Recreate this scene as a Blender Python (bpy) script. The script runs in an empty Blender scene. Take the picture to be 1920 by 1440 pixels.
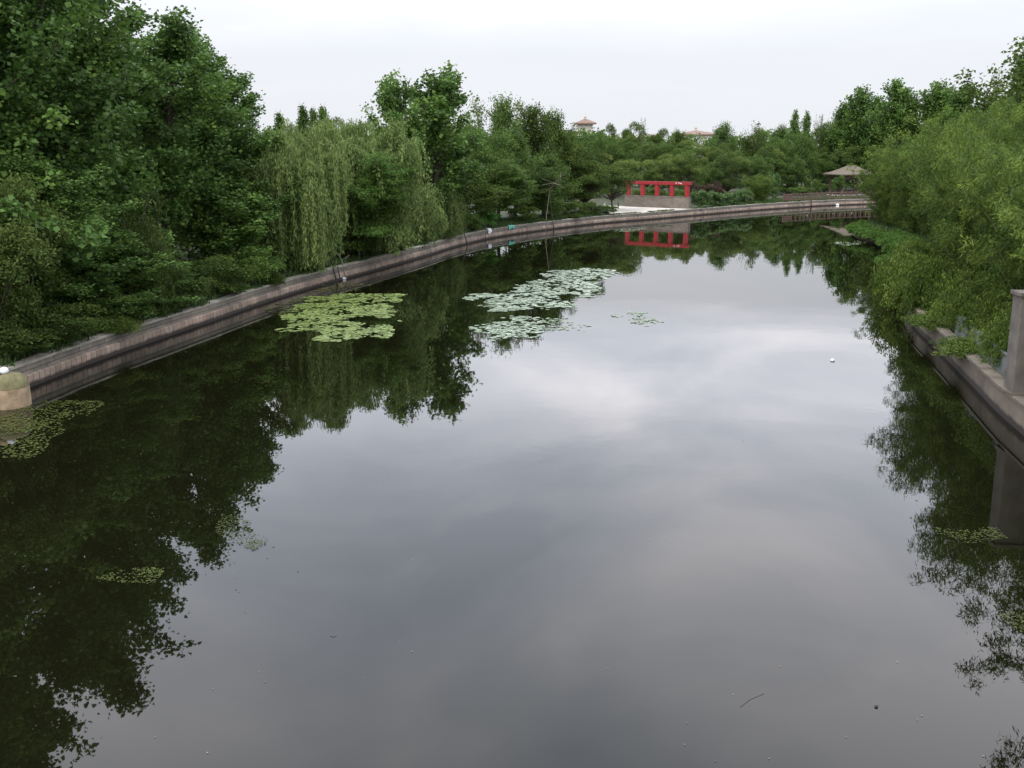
import bpy, math, random
import numpy as np
from mathutils import Vector, noise as mnoise

# ------------------------------------------------------------------ camera model (used to lay the place out)
F, CX, CY, HZ, H = 1950.0, 960.0, 720.0, 286.0, 7.0
TH = math.atan((CY - HZ) / F)
def gp(x, y, z=0.0):
    a = TH + math.atan((y - CY) / F)
    D = (H - z) / math.tan(a)
    dep = D * math.cos(TH) + (H - z) * math.sin(TH)
    return ((x - CX) * dep / F, D)
def gX(x, D, z=1.0):
    return (x - CX) * (D * math.cos(TH) + (H - z) * math.sin(TH)) / F
def gz(y, D):
    return H - D * math.tan(TH + math.atan((y - CY) / F))
def proj(X, Y, Z):
    dep = Y * math.cos(TH) + (H - Z) * math.sin(TH)
    return CX + F * X / dep, CY + F * ((H - Z) * math.cos(TH) - Y * math.sin(TH)) / dep

scene = bpy.context.scene
COL = scene.collection
GZ = 0.74      # ground level on the banks

# ------------------------------------------------------------------ materials
def newmat(name):
    m = bpy.data.materials.new(name); m.use_nodes = True
    nt = m.node_tree
    return m, nt, nt.nodes['Principled BSDF'], nt.nodes['Material Output']
def noise_node(nt, scale, detail=4, rough=0.55, coord='Object', vec=None):
    n = nt.nodes.new('ShaderNodeTexNoise')
    n.inputs['Scale'].default_value = scale; n.inputs['Detail'].default_value = detail
    n.inputs['Roughness'].default_value = rough
    if vec is None:
        tc = nt.nodes.new('ShaderNodeTexCoord'); vec = tc.outputs[coord]
    nt.links.new(vec, n.inputs['Vector'])
    return n
def ramp(nt, fac, stops):
    r = nt.nodes.new('ShaderNodeValToRGB')
    el = r.color_ramp.elements
    while len(el) < len(stops): el.new(0.5)
    for e, (p, c) in zip(el, stops):
        e.position = p; e.color = (c[0], c[1], c[2], 1)
    nt.links.new(fac, r.inputs['Fac'])
    return r
def bump(nt, bsdf, height, strength=0.4, dist=0.02):
    b = nt.nodes.new('ShaderNodeBump'); b.inputs['Strength'].default_value = strength
    b.inputs['Distance'].default_value = dist
    nt.links.new(height, b.inputs['Height']); nt.links.new(b.outputs['Normal'], bsdf.inputs['Normal'])
def simple(name, c1, c2, scale=3.0, rough=0.85, bmp=0.4, spec=0.3, detail=6):
    m, nt, b, o = newmat(name)
    n = noise_node(nt, scale, detail)
    r = ramp(nt, n.outputs['Fac'], [(0.3, c1), (0.7, c2)])
    nt.links.new(r.outputs['Color'], b.inputs['Base Color'])
    b.inputs['Roughness'].default_value = rough
    b.inputs['Specular IOR Level'].default_value = spec
    n2 = noise_node(nt, scale * 6, 4)
    bump(nt, b, n2.outputs['Fac'], bmp, 0.02)
    return m
def leafmat(name, dark, mid, young, rough=0.5, trans=0.25, spec=0.35):
    m, nt, b, o = newmat(name)
    at = nt.nodes.new('ShaderNodeAttribute'); at.attribute_name = 'tint'
    oi = nt.nodes.new('ShaderNodeObjectInfo')
    ad = nt.nodes.new('ShaderNodeMath'); ad.operation = 'MULTIPLY_ADD'
    nt.links.new(oi.outputs['Random'], ad.inputs[0]); ad.inputs[1].default_value = 0.22
    nt.links.new(at.outputs['Fac'], ad.inputs[2])
    sb = nt.nodes.new('ShaderNodeMath'); sb.operation = 'SUBTRACT'
    nt.links.new(ad.outputs[0], sb.inputs[0]); sb.inputs[1].default_value = 0.11
    r = ramp(nt, sb.outputs[0], [(0.0, dark), (0.5, mid), (0.95, young)])
    nt.links.new(r.outputs['Color'], b.inputs['Base Color'])
    b.inputs['Roughness'].default_value = rough
    b.inputs['Specular IOR Level'].default_value = spec
    t = nt.nodes.new('ShaderNodeBsdfTranslucent'); nt.links.new(r.outputs['Color'], t.inputs['Color'])
    mx = nt.nodes.new('ShaderNodeMixShader'); mx.inputs[0].default_value = trans
    nt.links.new(b.outputs[0], mx.inputs[1]); nt.links.new(t.outputs[0], mx.inputs[2])
    nt.links.new(mx.outputs[0], o.inputs['Surface'])
    return m
M = {}
M['poplar'] = leafmat('poplar_leaf', (.044,.09,.018), (.092,.172,.036), (.175,.285,.055), .5, .35, .22)
M['willow'] = leafmat('willow_leaf', (.09,.14,.038), (.16,.225,.068), (.24,.315,.10), .65, .35, .15)
M['broad']  = leafmat('broad_leaf', (.04,.076,.017), (.086,.142,.03), (.19,.235,.05), .6, .35, .25)
M['green']  = leafmat('green_leaf', (.044,.088,.018), (.09,.158,.030), (.16,.24,.048), .55, .35, .25)
M['olive']  = leafmat('olive_leaf', (.034,.058,.012), (.064,.1,.022), (.105,.145,.03), .65, .25, .15)
M['bamboo'] = leafmat('bamboo_leaf', (.036,.068,.012), (.09,.15,.026), (.19,.255,.042), .6, .3, .15)
M['silk']   = leafmat('feathery_leaf', (.045,.1,.018), (.08,.155,.028), (.14,.23,.045), .6, .35, .2)
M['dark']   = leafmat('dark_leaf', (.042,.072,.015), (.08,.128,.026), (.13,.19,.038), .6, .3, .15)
M['bright'] = leafmat('bright_leaf', (.05,.16,.02), (.09,.26,.03), (.16,.38,.05), .5, .35)
M['gloss']  = leafmat('glossy_leaf', (.035,.08,.022), (.08,.145,.04), (.17,.25,.08), .5, .25, .25)
M['red']    = leafmat('red_leaf', (.035,.024,.014), (.06,.038,.022), (.09,.055,.03), .6, .2)
M['grass']  = leafmat('grass_blade', (.03,.065,.018), (.06,.11,.028), (.11,.16,.045), .6, .25)
M['reed']   = leafmat('waterside_leaf', (.05,.105,.022), (.09,.17,.034), (.14,.24,.05), .65, .3, .12)
M['bark']   = simple('bark', (.035,.028,.02), (.09,.075,.055), 6, .95, .8)
M['greybark'] = simple('grey_bark', (.09,.08,.065), (.2,.18,.15), 8, .9, .6)
M['culm']   = simple('bamboo_culm', (.06,.09,.03), (.14,.16,.06), 4, .5, .1)
M['driftwood'] = simple('weathered_pole', (.12,.1,.08), (.28,.26,.21), 10, .9, .4)
M['darkwood'] = simple('dark_pole', (.035,.025,.02), (.09,.065,.05), 10, .9, .4)
M['fencewood'] = simple('brown_fence_wood', (.08,.05,.038), (.15,.1,.078), 8, .75, .3)
M['redpaint'] = simple('red_paint', (.21,.012,.016), (.33,.022,.028), 2.5, .55, .15, .4)
M['whitepaint'] = simple('white_paint', (.6,.55,.55), (.8,.78,.76), 8, .7, .1)
M['rooftile'] = simple('gazebo_shingle', (.10,.08,.06), (.165,.135,.105), 4, .85, .4)
M['redroof'] = simple('red_roof_tile', (.17,.115,.09), (.24,.165,.13), 3, .8, .2)
M['cream'] = simple('cream_render', (.45,.4,.34), (.62,.58,.5), 2, .85, .1)
M['glass'] = simple('pale_window', (.5,.55,.6), (.75,.8,.85), 1, .15, .0, .5)
M['paving'] = simple('pale_concrete', (.34,.31,.26), (.55,.52,.46), .9, .9, .2)
M['pillar'] = simple('weathered_concrete', (.11,.095,.08), (.19,.17,.145), 2.2, .9, .4)
M['greyslab'] = simple('bluish_concrete', (.09,.105,.1), (.18,.19,.18), 1.6, .85, .3)
M['ledge'] = simple('tan_concrete', (.12,.1,.075), (.21,.18,.14), 2.0, .9, .4)
M['stone_tan'] = simple('bare_tan_stone', (.2,.14,.085), (.38,.28,.18), 3.5, .9, .7)
M['stone_moss'] = simple('mossy_stone', (.10,.095,.045), (.19,.17,.09), 5, .95, .8)
M['whiteplastic'] = simple('white_plastic', (.6,.63,.66), (.8,.82,.84), 3, .4, .05, .5)
M['cloth_white'] = simple('white_cloth', (.6,.64,.62), (.8,.84,.82), 5, .9, .3)
M['cloth_teal'] = simple('teal_cloth', (.06,.34,.26), (.2,.58,.46), 6, .9, .3)
M['twigdark'] = simple('floating_twig', (.02,.017,.012), (.05,.04,.03), 10, .8, .2)
M['leafpale'] = leafmat('floating_leaf', (.08,.09,.03), (.16,.17,.06), (.32,.3,.16), .5, .1)
M['lily'] = leafmat('lily_pad', (.13,.19,.11), (.23,.30,.19), (.33,.4,.28), .35, .1, .5)
M['weed'] = leafmat('yellow_green_weed', (.09,.14,.03), (.16,.225,.05), (.25,.32,.09), .45, .1, .5)
M['darkweed'] = leafmat('olive_weed', (.03,.04,.008), (.06,.078,.014), (.11,.13,.028), .6, .1, .2)
M['sunk'] = leafmat('pale_submerged_weed', (.14,.2,.11), (.22,.29,.17), (.3,.37,.24), .5, .1, .25)

def ground_mat():
    m, nt, b, o = newmat('bank_soil')
    n = noise_node(nt, .35, 6); n2 = noise_node(nt, 3.0, 6)
    r = ramp(nt, n.outputs['Fac'], [(.35, (.03,.045,.016)), (.55, (.05,.06,.025)), (.75, (.2,.16,.08))])
    r2 = ramp(nt, n2.outputs['Fac'], [(.3, (.4,.4,.4)), (.7, (1.15,1.15,1.15))])
    mx = nt.nodes.new('ShaderNodeMixRGB'); mx.blend_type = 'MULTIPLY'; mx.inputs[0].default_value = 1
    nt.links.new(r.outputs[0], mx.inputs[1]); nt.links.new(r2.outputs[0], mx.inputs[2])
    nt.links.new(mx.outputs[0], b.inputs['Base Color']); b.inputs['Roughness'].default_value = .95
    bump(nt, b, n2.outputs['Fac'], .6, .05)
    return m
M['ground'] = ground_mat()

def water_mat():
    m, nt, b, o = newmat('murky_green_water')
    b.inputs['Base Color'].default_value = (.0048, .0050, .0020, 1)
    b.inputs['Roughness'].default_value = .012
    b.inputs['IOR'].default_value = 1.40
    tc = nt.nodes.new('ShaderNodeTexCoord')
    n1 = noise_node(nt, .55, 2, .5, vec=tc.outputs['Object'])
    n2 = noise_node(nt, 3.2, 3, .5, vec=tc.outputs['Object'])
    # faint breeze patches: ripples only where a slow noise is high
    n3 = noise_node(nt, .035, 2, .5, vec=tc.outputs['Object'])
    r3 = ramp(nt, n3.outputs['Fac'], [(.45, (0.15,)*3), (.65, (1,)*3)])
    ml = nt.nodes.new('ShaderNodeMath'); ml.operation = 'MULTIPLY'
    nt.links.new(n2.outputs['Fac'], ml.inputs[0]); nt.links.new(r3.outputs[0], ml.inputs[1])
    b1 = nt.nodes.new('ShaderNodeBump'); b1.inputs['Strength'].default_value = .30; b1.inputs['Distance'].default_value = .007
    nt.links.new(n1.outputs['Fac'], b1.inputs['Height'])
    b2 = nt.nodes.new('ShaderNodeBump'); b2.inputs['Strength'].default_value = .3; b2.inputs['Distance'].default_value = .003
    nt.links.new(ml.outputs[0], b2.inputs['Height']); nt.links.new(b1.outputs[0], b2.inputs['Normal'])
    nt.links.new(b2.outputs[0], b.inputs['Normal'])
    return m
M['water'] = water_mat()

def masonry(name, c1, c2, mortar, bw, bh, stain=(.03,.022,.016), stainh=.12, scale=1.0):
    m, nt, b, o = newmat(name)
    uv = nt.nodes.new('ShaderNodeUVMap'); uv.uv_map = 'UVMap'
    br = nt.nodes.new('ShaderNodeTexBrick')
    br.inputs['Scale'].default_value = scale
    br.inputs['Color1'].default_value = (*c1, 1); br.inputs['Color2'].default_value = (*c2, 1)
    br.inputs['Mortar'].default_value = (*mortar, 1)
    br.inputs['Mortar Size'].default_value = .018; br.inputs['Mortar Smooth'].default_value = .3
    br.inputs['Bias'].default_value = 0.0
    br.inputs['Brick Width'].default_value = bw; br.inputs['Row Height'].default_value = bh
    nt.links.new(uv.outputs[0], br.inputs['Vector'])
    n = noise_node(nt, 1.2, 6, .65, vec=uv.outputs[0])
    nb_ = noise_node(nt, .22, 5, .7, vec=uv.outputs[0])
    mn = nt.nodes.new('ShaderNodeMath'); mn.operation='MULTIPLY_ADD'; nt.links.new(nb_.outputs['Fac'],mn.inputs[0]); mn.inputs[1].default_value=.9
    ms = nt.nodes.new('ShaderNodeMath'); ms.operation='MULTIPLY'; nt.links.new(n.outputs['Fac'],ms.inputs[0]); ms.inputs[1].default_value=.6
    nt.links.new(ms.outputs[0],mn.inputs[2])
    r = ramp(nt, mn.outputs[0], [(.5, (.42,.42,.40)), (.75, (.95,.93,.9)), (.95, (1.4,1.32,1.25))])
    mx = nt.nodes.new('ShaderNodeMixRGB'); mx.blend_type = 'MULTIPLY'; mx.inputs[0].default_value = 1
    nt.links.new(br.outputs['Color'], mx.inputs[1]); nt.links.new(r.outputs[0], mx.inputs[2])
    # wet, algae-dark band just above the water line (a real stain)
    sx = nt.nodes.new('ShaderNodeSeparateXYZ'); nt.links.new(uv.outputs[0], sx.inputs[0])
    n2 = noise_node(nt, 3.0, 4, .6, vec=uv.outputs[0])
    ma = nt.nodes.new('ShaderNodeMath'); ma.operation = 'MULTIPLY_ADD'
    nt.links.new(n2.outputs['Fac'], ma.inputs[0]); ma.inputs[1].default_value = -.16
    nt.links.new(sx.outputs['Y'], ma.inputs[2])
    r2 = ramp(nt, ma.outputs[0], [(max(0, stainh-.08), (1,1,1)), (stainh+.02, (0,0,0))])
    mx2 = nt.nodes.new('ShaderNodeMixRGB'); nt.links.new(r2.outputs[0], mx2.inputs[0])
    nt.links.new(mx.outputs[0], mx2.inputs[1]); mx2.inputs[2].default_value = (*stain, 1)
    nt.links.new(mx2.outputs[0], b.inputs['Base Color'])
    b.inputs['Roughness'].default_value = .9
    bump(nt, b, br.outputs['Fac'], -.5, .02)
    return m
M['wall_low'] = masonry('pinkish_upright_stone', (.24,.18,.14), (.36,.285,.23), (.10,.08,.065), .32, .6, stainh=.1)
M['wall_up'] = masonry('grey_block_stone', (.16,.142,.118), (.225,.2,.168), (.075,.07,.06), .8, .5, stainh=-1)
M['wall_cap'] = simple('coping_stone', (.2,.185,.15), (.36,.33,.27), 1.5, .9, .3)
M['brick'] = masonry('grey_brown_brick', (.10,.075,.06), (.17,.135,.11), (.2,.18,.16), .24, .075, stainh=-1)
M['wall_right'] = masonry('stained_concrete', (.13,.105,.08), (.19,.16,.125), (.09,.075,.06), 2.4, .8, stainh=.14)

# ------------------------------------------------------------------ object helpers
def tag(o, label=None, cat=None, group=None, kind=None):
    if label: o['label'] = label
    if cat: o['category'] = cat
    if group: o['group'] = group
    if kind: o['kind'] = kind
    return o
def empty(name, loc, rz=0.0, scale=(1,1,1)):
    o = bpy.data.objects.new(name, None); COL.objects.link(o)
    o.location = loc; o.rotation_euler = (0,0,rz); o.scale = scale
    o.empty_display_size = .5
    return o
def obj(name, me, mat=None, parent=None):
    o = bpy.data.objects.new(name, me); COL.objects.link(o)
    if mat is not None and not me.materials: me.materials.append(mat)
    if parent: o.parent = parent
    return o
class MB:
    def __init__(s): s.v=[]; s.f=[]; s.uv=[]
    def add(s, vs, fs):
        n=len(s.v); s.v += [tuple(p) for p in vs]; s.f += [tuple(i+n for i in f) for f in fs]
    def box(s, c, d, rz=0.0, taper=1.0, bev=0.0):
        x,y,z=[q/2 for q in d]; ca,sa=math.cos(rz),math.sin(rz)
        b=min(bev, x*.45, y*.45)
        def ring(k, zz):
            X,Y=x*k,y*k
            if b>0: pts=[(-X+b,-Y),(X-b,-Y),(X,-Y+b),(X,Y-b),(X-b,Y),(-X+b,Y),(-X,Y-b),(-X,-Y+b)]
            else: pts=[(-X,-Y),(X,-Y),(X,Y),(-X,Y)]
            return [(c[0]+p*ca-q*sa, c[1]+p*sa+q*ca, c[2]+zz) for p,q in pts]
        a=ring(1,-z); t=ring(taper,z); n=len(a)
        s.add(a+t, [tuple(range(n))[::-1], tuple(range(n,2*n))]+[(i,(i+1)%n,(i+1)%n+n,i+n) for i in range(n)])
        return s
    def tube(s, pts, rad, n=6):
        pts=[Vector(p) for p in pts]
        if not hasattr(rad,'__len__'): rad=[rad]*len(pts)
        vs=[]; fs=[]
        for i,p in enumerate(pts):
            d=(pts[min(i+1,len(pts)-1)]-pts[max(i-1,0)])
            if d.length<1e-6: d=Vector((0,0,1))
            d.normalize()
            a=d.cross(Vector((0,0,1)) if abs(d.z)<.9 else Vector((1,0,0))).normalized(); b=d.cross(a)
            for k in range(n):
                t=2*math.pi*k/n; vs.append(p+(a*math.cos(t)+b*math.sin(t))*rad[i])
        for i in range(len(pts)-1):
            for k in range(n):
                fs.append((i*n+k, i*n+(k+1)%n, (i+1)*n+(k+1)%n, (i+1)*n+k))
        fs.append(tuple(range(n))[::-1]); fs.append(tuple(range((len(pts)-1)*n, len(pts)*n)))
        s.add(vs, fs); return s
    def mesh(s, name, mat=None, smooth=False):
        me=bpy.data.meshes.new(name); me.from_pydata(s.v,[],s.f); me.update()
        if mat: me.materials.append(mat)
        if smooth: me.polygons.foreach_set('use_smooth',[True]*len(me.polygons))
        return me
    def build(s, name, mat, parent=None, smooth=False):
        return obj(name, s.mesh(name, mat, smooth), None, parent)

def leaf_mesh(name, P, A, B, L, W, tint, mat, fold=.25):
    """P centre-bases (N,3), A leaf axis, B side axis (unit), lengths L, widths W"""
    N=len(P); L=L[:,None]; W=W[:,None]
    Nn=np.cross(A,B)
    V=np.empty((N,4,3),dtype=np.float32)
    V[:,0]=P; V[:,1]=P+A*L*.45+B*W*.5+Nn*W*fold; V[:,2]=P+A*L; V[:,3]=P+A*L*.45-B*W*.5+Nn*W*fold
    me=bpy.data.meshes.new(name)
    me.vertices.add(N*4); me.vertices.foreach_set('co',V.ravel())
    me.loops.add(N*4); me.loops.foreach_set('vertex_index',np.arange(N*4,dtype=np.int32))
    me.polygons.add(N); me.polygons.foreach_set('loop_start',np.arange(0,N*4,4,dtype=np.int32))
    try: me.polygons.foreach_set('loop_total',np.full(N,4,dtype=np.int32))
    except Exception: pass
    me.update(calc_edges=True)
    at=me.attributes.new('tint','FLOAT','POINT')
    at.data.foreach_set('value',np.repeat(np.clip(tint,0,1),4).astype(np.float32))
    me.materials.append(mat)
    return me
def unit(v): return v/np.maximum(np.linalg.norm(v,axis=1,keepdims=True),1e-6)
def rand_frames(r, N, bias=(0,0,0), k=1.0):
    A=unit(r.normal(size=(N,3))*k+np.array(bias)); R=unit(r.normal(size=(N,3)))
    B=unit(np.cross(A,R)); return A,B

# ------------------------------------------------------------------ tree prototypes: each returns (trunk mesh, crown mesh, height, width)
def curve_pts(p, d, L, n, up, wob, rr):
    p=Vector(p); d=Vector(d).normalized(); out=[p.copy()]
    for i in range(n):
        d=(d+Vector((rr.gauss(0,wob),rr.gauss(0,wob),rr.gauss(0,wob)+up))).normalized()
        p=p+d*(L/n); out.append(p.copy())
    return out
def poplar(name, seed, h=12.0, w=7.0, mat='poplar', leaf=.20, dens=1.0, base=.1, nprim=46, spread=.2, bark='bark', top=.22):
    rr=random.Random(seed); r=np.random.default_rng(seed)
    mb=MB(); tr=curve_pts((0,0,0),(rr.gauss(0,.03),rr.gauss(0,.03),1),h*.97,12,.05,.035,rr)
    mb.tube(tr,[.02*h*(1-.93*i/12)+.012 for i in range(13)],8)
    C=[]; cl=[]
    for i in range(nprim):
        t=base+(.97-base)*(i+rr.random())/nprim
        k=t*12; a=int(min(k,11)); p=tr[a].lerp(tr[a+1],min(k-a,1))
        prof=math.sqrt(max(.06,1-((t-.42)/.60)**2))*(1-top*max(0,t-.4))
        L=w*.5*max(.16,prof)*rr.uniform(.65,1.2)*1.12
        az=i*2.4+rr.gauss(0,.5); el=math.radians(28+38*t+rr.gauss(0,9))
        d=(math.cos(az)*math.cos(el),math.sin(az)*math.cos(el),math.sin(el))
        pr=curve_pts(p,d,L,6,.06,.11,rr)
        mb.tube(pr,[max(.008,.0085*h*(1-t*.75)*.45*(1-.9*j/6)) for j in range(7)],5)
        ns=max(3,int(L*2.6)); gp_=rr.gauss(0,.13)
        for j in range(ns):
            u=.22+.78*(j+rr.random())/ns; q=u*6; b=int(min(q,5)); s0=pr[b].lerp(pr[b+1],q-b)
            dd=Vector(d)+Vector((rr.gauss(0,.8),rr.gauss(0,.8),rr.gauss(.25,.5)))
            sc=curve_pts(s0,dd,rr.uniform(.35,.8)*(1+.18*L)*.75,3,.05,.15,rr)
            mb.tube(sc,[.012,.009,.006,.003],3)
            g=gp_+rr.gauss(0,.14)
            for c in sc[1:]: C.append(tuple(c)); cl.append(g)
    C=np.array(C); cl=np.array(cl)
    k=max(1,int(17*dens)); idx=np.repeat(np.arange(len(C)),k)
    idx=idx[r.random(len(idx))<.92]
    P=C[idx]+r.normal(size=(len(idx),3))*spread*np.array([1,1,.8])
    N=len(P); A,B=rand_frames(r,N,(0,0,-.25))
    L=leaf*r.uniform(.65,1.3,N); W=L*r.uniform(.7,.95,N)
    tint=.45+cl[idx]+r.normal(size=N)*.16
    return mb.mesh(name+'_trunk',M[bark]),leaf_mesh(name+'_crown',P,A,B,L,W,tint,M[mat]),h,w
def round_tree(name, seed, h=8.0, w=8.0, mat='broad', leaf=.17, nclump=75, per=420, base=.16, bark='bark', cr=.85, flat=.75, low=.0, youngtop=.25):
    rr=random.Random(seed); r=np.random.default_rng(seed)
    mb=MB(); fork=h*max(.12,base*1.15)
    tr=curve_pts((0,0,0),(rr.gauss(0,.08),rr.gauss(0,.08),1),fork,4,.05,.06,rr)
    mb.tube(tr,[.022*h*(1-.12*i) for i in range(5)],8)
    cz=h*(.5+base*.45); rz=h*(.5-base*.45)-cr*.35; rx=w*.5-cr*.45
    Ps=[];Ts=[]
    for i in range(nclump):
        u=rr.uniform(-.95,1)
        if rr.random()<.3: u=abs(u)
        az=i*2.399+rr.gauss(0,.4); rad=rr.uniform(.72,1.03) if rr.random()<.8 else rr.uniform(.2,.7)
        s=math.sqrt(max(0,1-u*u)); wob=1+.28*mnoise.noise(Vector((math.cos(az)*1.3,math.sin(az)*1.3,u*1.6+seed*3.1)))
        c=Vector((math.cos(az)*s*rx*rad*wob, math.sin(az)*s*rx*rad*wob, cz+u*rz*rad*wob))
        if c.z<low+.25: c.z=low+.25+rr.random()*.3
        m=tr[-1].lerp(c,.5)+Vector((0,0,-.08*h*(1-abs(u))))
        q=[tr[-1], tr[-1].lerp(m,.55)+Vector((rr.gauss(0,.1),rr.gauss(0,.1),.05)), m, c.lerp(m,.35), c]
        if i%2==0: mb.tube(q,[.011*h,.008*h,.005*h,.003*h,.0015*h],5)
        R=cr*rr.uniform(.6,1.3); n=int(per*(R/cr)**2)
        v=unit(r.normal(size=(n,3))); v[:,2]=np.where(v[:,2]<-.25,-v[:,2],v[:,2])
        rad2=R*r.uniform(.55,1.08,n)**.6*(1+.15*r.normal(size=n))
        p=np.array(c)+v*rad2[:,None]*np.array([1,1,flat])
        Ps.append(p); g=rr.gauss(0,.1)
        Ts.append(.4+g+.14*r.normal(size=n)+youngtop*np.maximum(0,(p[:,2]-cz)/h)*1.6*(r.random(n)<.7))
    P=np.concatenate(Ps); T=np.concatenate(Ts); N=len(P)
    A,B=rand_frames(r,N,(0,0,-.1)); L=leaf*r.uniform(.6,1.3,N); W=L*r.uniform(.45,.7,N)
    return mb.mesh(name+'_trunk',M[bark]),leaf_mesh(name+'_crown',P,A,B,L,W,T,M[mat]),h,w
def willow(name, seed, h=8.0, w=7.0, mat='willow', strands=520, base=.1, leaf=.2, minlen=.25, bark='bark', lean=0.0):
    rr=random.Random(seed); r=np.random.default_rng(seed)
    mb=MB(); tr=curve_pts((0,0,0),(rr.gauss(0,.1)+lean,rr.gauss(0,.08),1),h*.55,6,.03,.07,rr)
    mb.tube(tr,[.024*h*(1-.11*i) for i in range(7)],8)
    prims=[]
    for i in range(22):
        p=tr[2+i%5]; az=i*2.4+rr.gauss(0,.3); el=math.radians(rr.uniform(25,80))
        L=w*.5*rr.uniform(.5,1.15)/max(.5,math.cos(el))*.85; L=min(L,h*.62)
        pr=curve_pts(p,(math.cos(az)*math.cos(el),math.sin(az)*math.cos(el),math.sin(el)),L,9,-.05,.1,rr)
        zc=h*.985
        for q in pr:
            if q.z>zc: q.z=zc-.3*(q.z-zc)+rr.gauss(0,.12)
        mb.tube(pr,[.009*h*(1-.92*j/9) for j in range(10)],5); prims.append(pr)
    Ps=[];As=[];Ts=[]
    for s in range(strands):
        pr=rr.choice(prims); k=rr.uniform(2.2,9); a=int(min(k,8)); p=pr[a].lerp(pr[a+1],k-a)
        out=Vector((p.x,p.y,0)); out=out.normalized() if out.length>.1 else Vector((1,0,0))
        az=rr.uniform(0,6.28); d=out*.6+Vector((math.cos(az),math.sin(az),rr.uniform(.0,.9)))
        avail=max(.6,p.z-h*base*rr.uniform(.3,1.6)); L=min(avail,h*rr.uniform(minlen,.75))
        n=max(5,int(L/.085)); pts=[]; q=p.copy(); d.normalize()
        droop=rr.uniform(.08,.3); tg=rr.gauss(0,.16)
        for j in range(n):
            d=(d*(1-droop)+Vector((rr.gauss(0,.03),rr.gauss(0,.03),-1))*droop).normalized()
            q=q+d*.085; pts.append(tuple(q))
        if s%3==0: mb.tube([pts[0],pts[n//2],pts[-1]],[.01,.007,.004],3)
        pts=np.array(pts); m=3
        P=np.repeat(pts,m,axis=0)+r.normal(size=(n*m,3))*.085
        A=unit(np.array([0,0,-1.0])+r.normal(size=(n*m,3))*.42)
        Ps.append(P);As.append(A);Ts.append(np.full(n*m,.45+tg)+r.normal(size=n*m)*.1)
    P=np.concatenate(Ps);A=np.concatenate(As);T=np.concatenate(Ts);N=len(P)
    B=unit(np.cross(A,unit(r.normal(size=(N,3)))))
    L=leaf*r.uniform(.7,1.25,N); W=L*.3
    return mb.mesh(name+'_trunk',M[bark]),leaf_mesh(name+'_crown',P,A,B,L,W,T,M[mat]),h,w
def layered(name, seed, h=6.0, w=7.0, mat='silk', leaf=.16, lean=.15):
    rr=random.Random(seed); r=np.random.default_rng(seed)
    mb=MB(); tr=curve_pts((0,0,0),(lean,rr.gauss(0,.1),1),h*.85,8,.02,.09,rr)
    mb.tube(tr,[.02*h*(1-.11*i) for i in range(9)],8)
    Ps=[];Ts=[]
    for i in range(34):
        t=.25+.75*(i+rr.random())/34; k=t*8; a=int(min(k,7)); p=tr[a].lerp(tr[a+1],min(1,k-a))
        az=i*2.4+rr.gauss(0,.4); el=math.radians(rr.uniform(5,38)); L=w*.5*rr.uniform(.55,1.1)*(1.1-.45*t)
        pr=curve_pts(p,(math.cos(az)*math.cos(el),math.sin(az)*math.cos(el),math.sin(el)),L,7,-.02,.09,rr)
        mb.tube(pr,[.006*h*(1-.9*j/7) for j in range(8)],5)
        for j in range(2,8):
            for s in range(5):
                c=pr[j]+Vector((rr.gauss(0,.45),rr.gauss(0,.45),rr.gauss(.05,.1)))
                mb.tube([pr[j],c],[.012,.004],3)
                n=60; g=rr.gauss(0,.1)
                p2=np.array(c)+r.normal(size=(n,3))*np.array([.3,.3,.055]); Ps.append(p2); Ts.append(.45+g+r.normal(size=n)*.13)
    P=np.concatenate(Ps);T=np.concatenate(Ts);N=len(P)
    A=unit(r.normal(size=(N,3))*np.array([1,1,.35])+np.array([0,0,-.15])); B=unit(np.cross(A,unit(r.normal(size=(N,3))*.4+np.array([0,0,1]))))
    L=leaf*r.uniform(.6,1.3,N); W=L*.42
    return mb.mesh(name+'_trunk',M['bark']),leaf_mesh(name+'_crown',P,A,B,L,W,T,M[mat]),h,w
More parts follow.
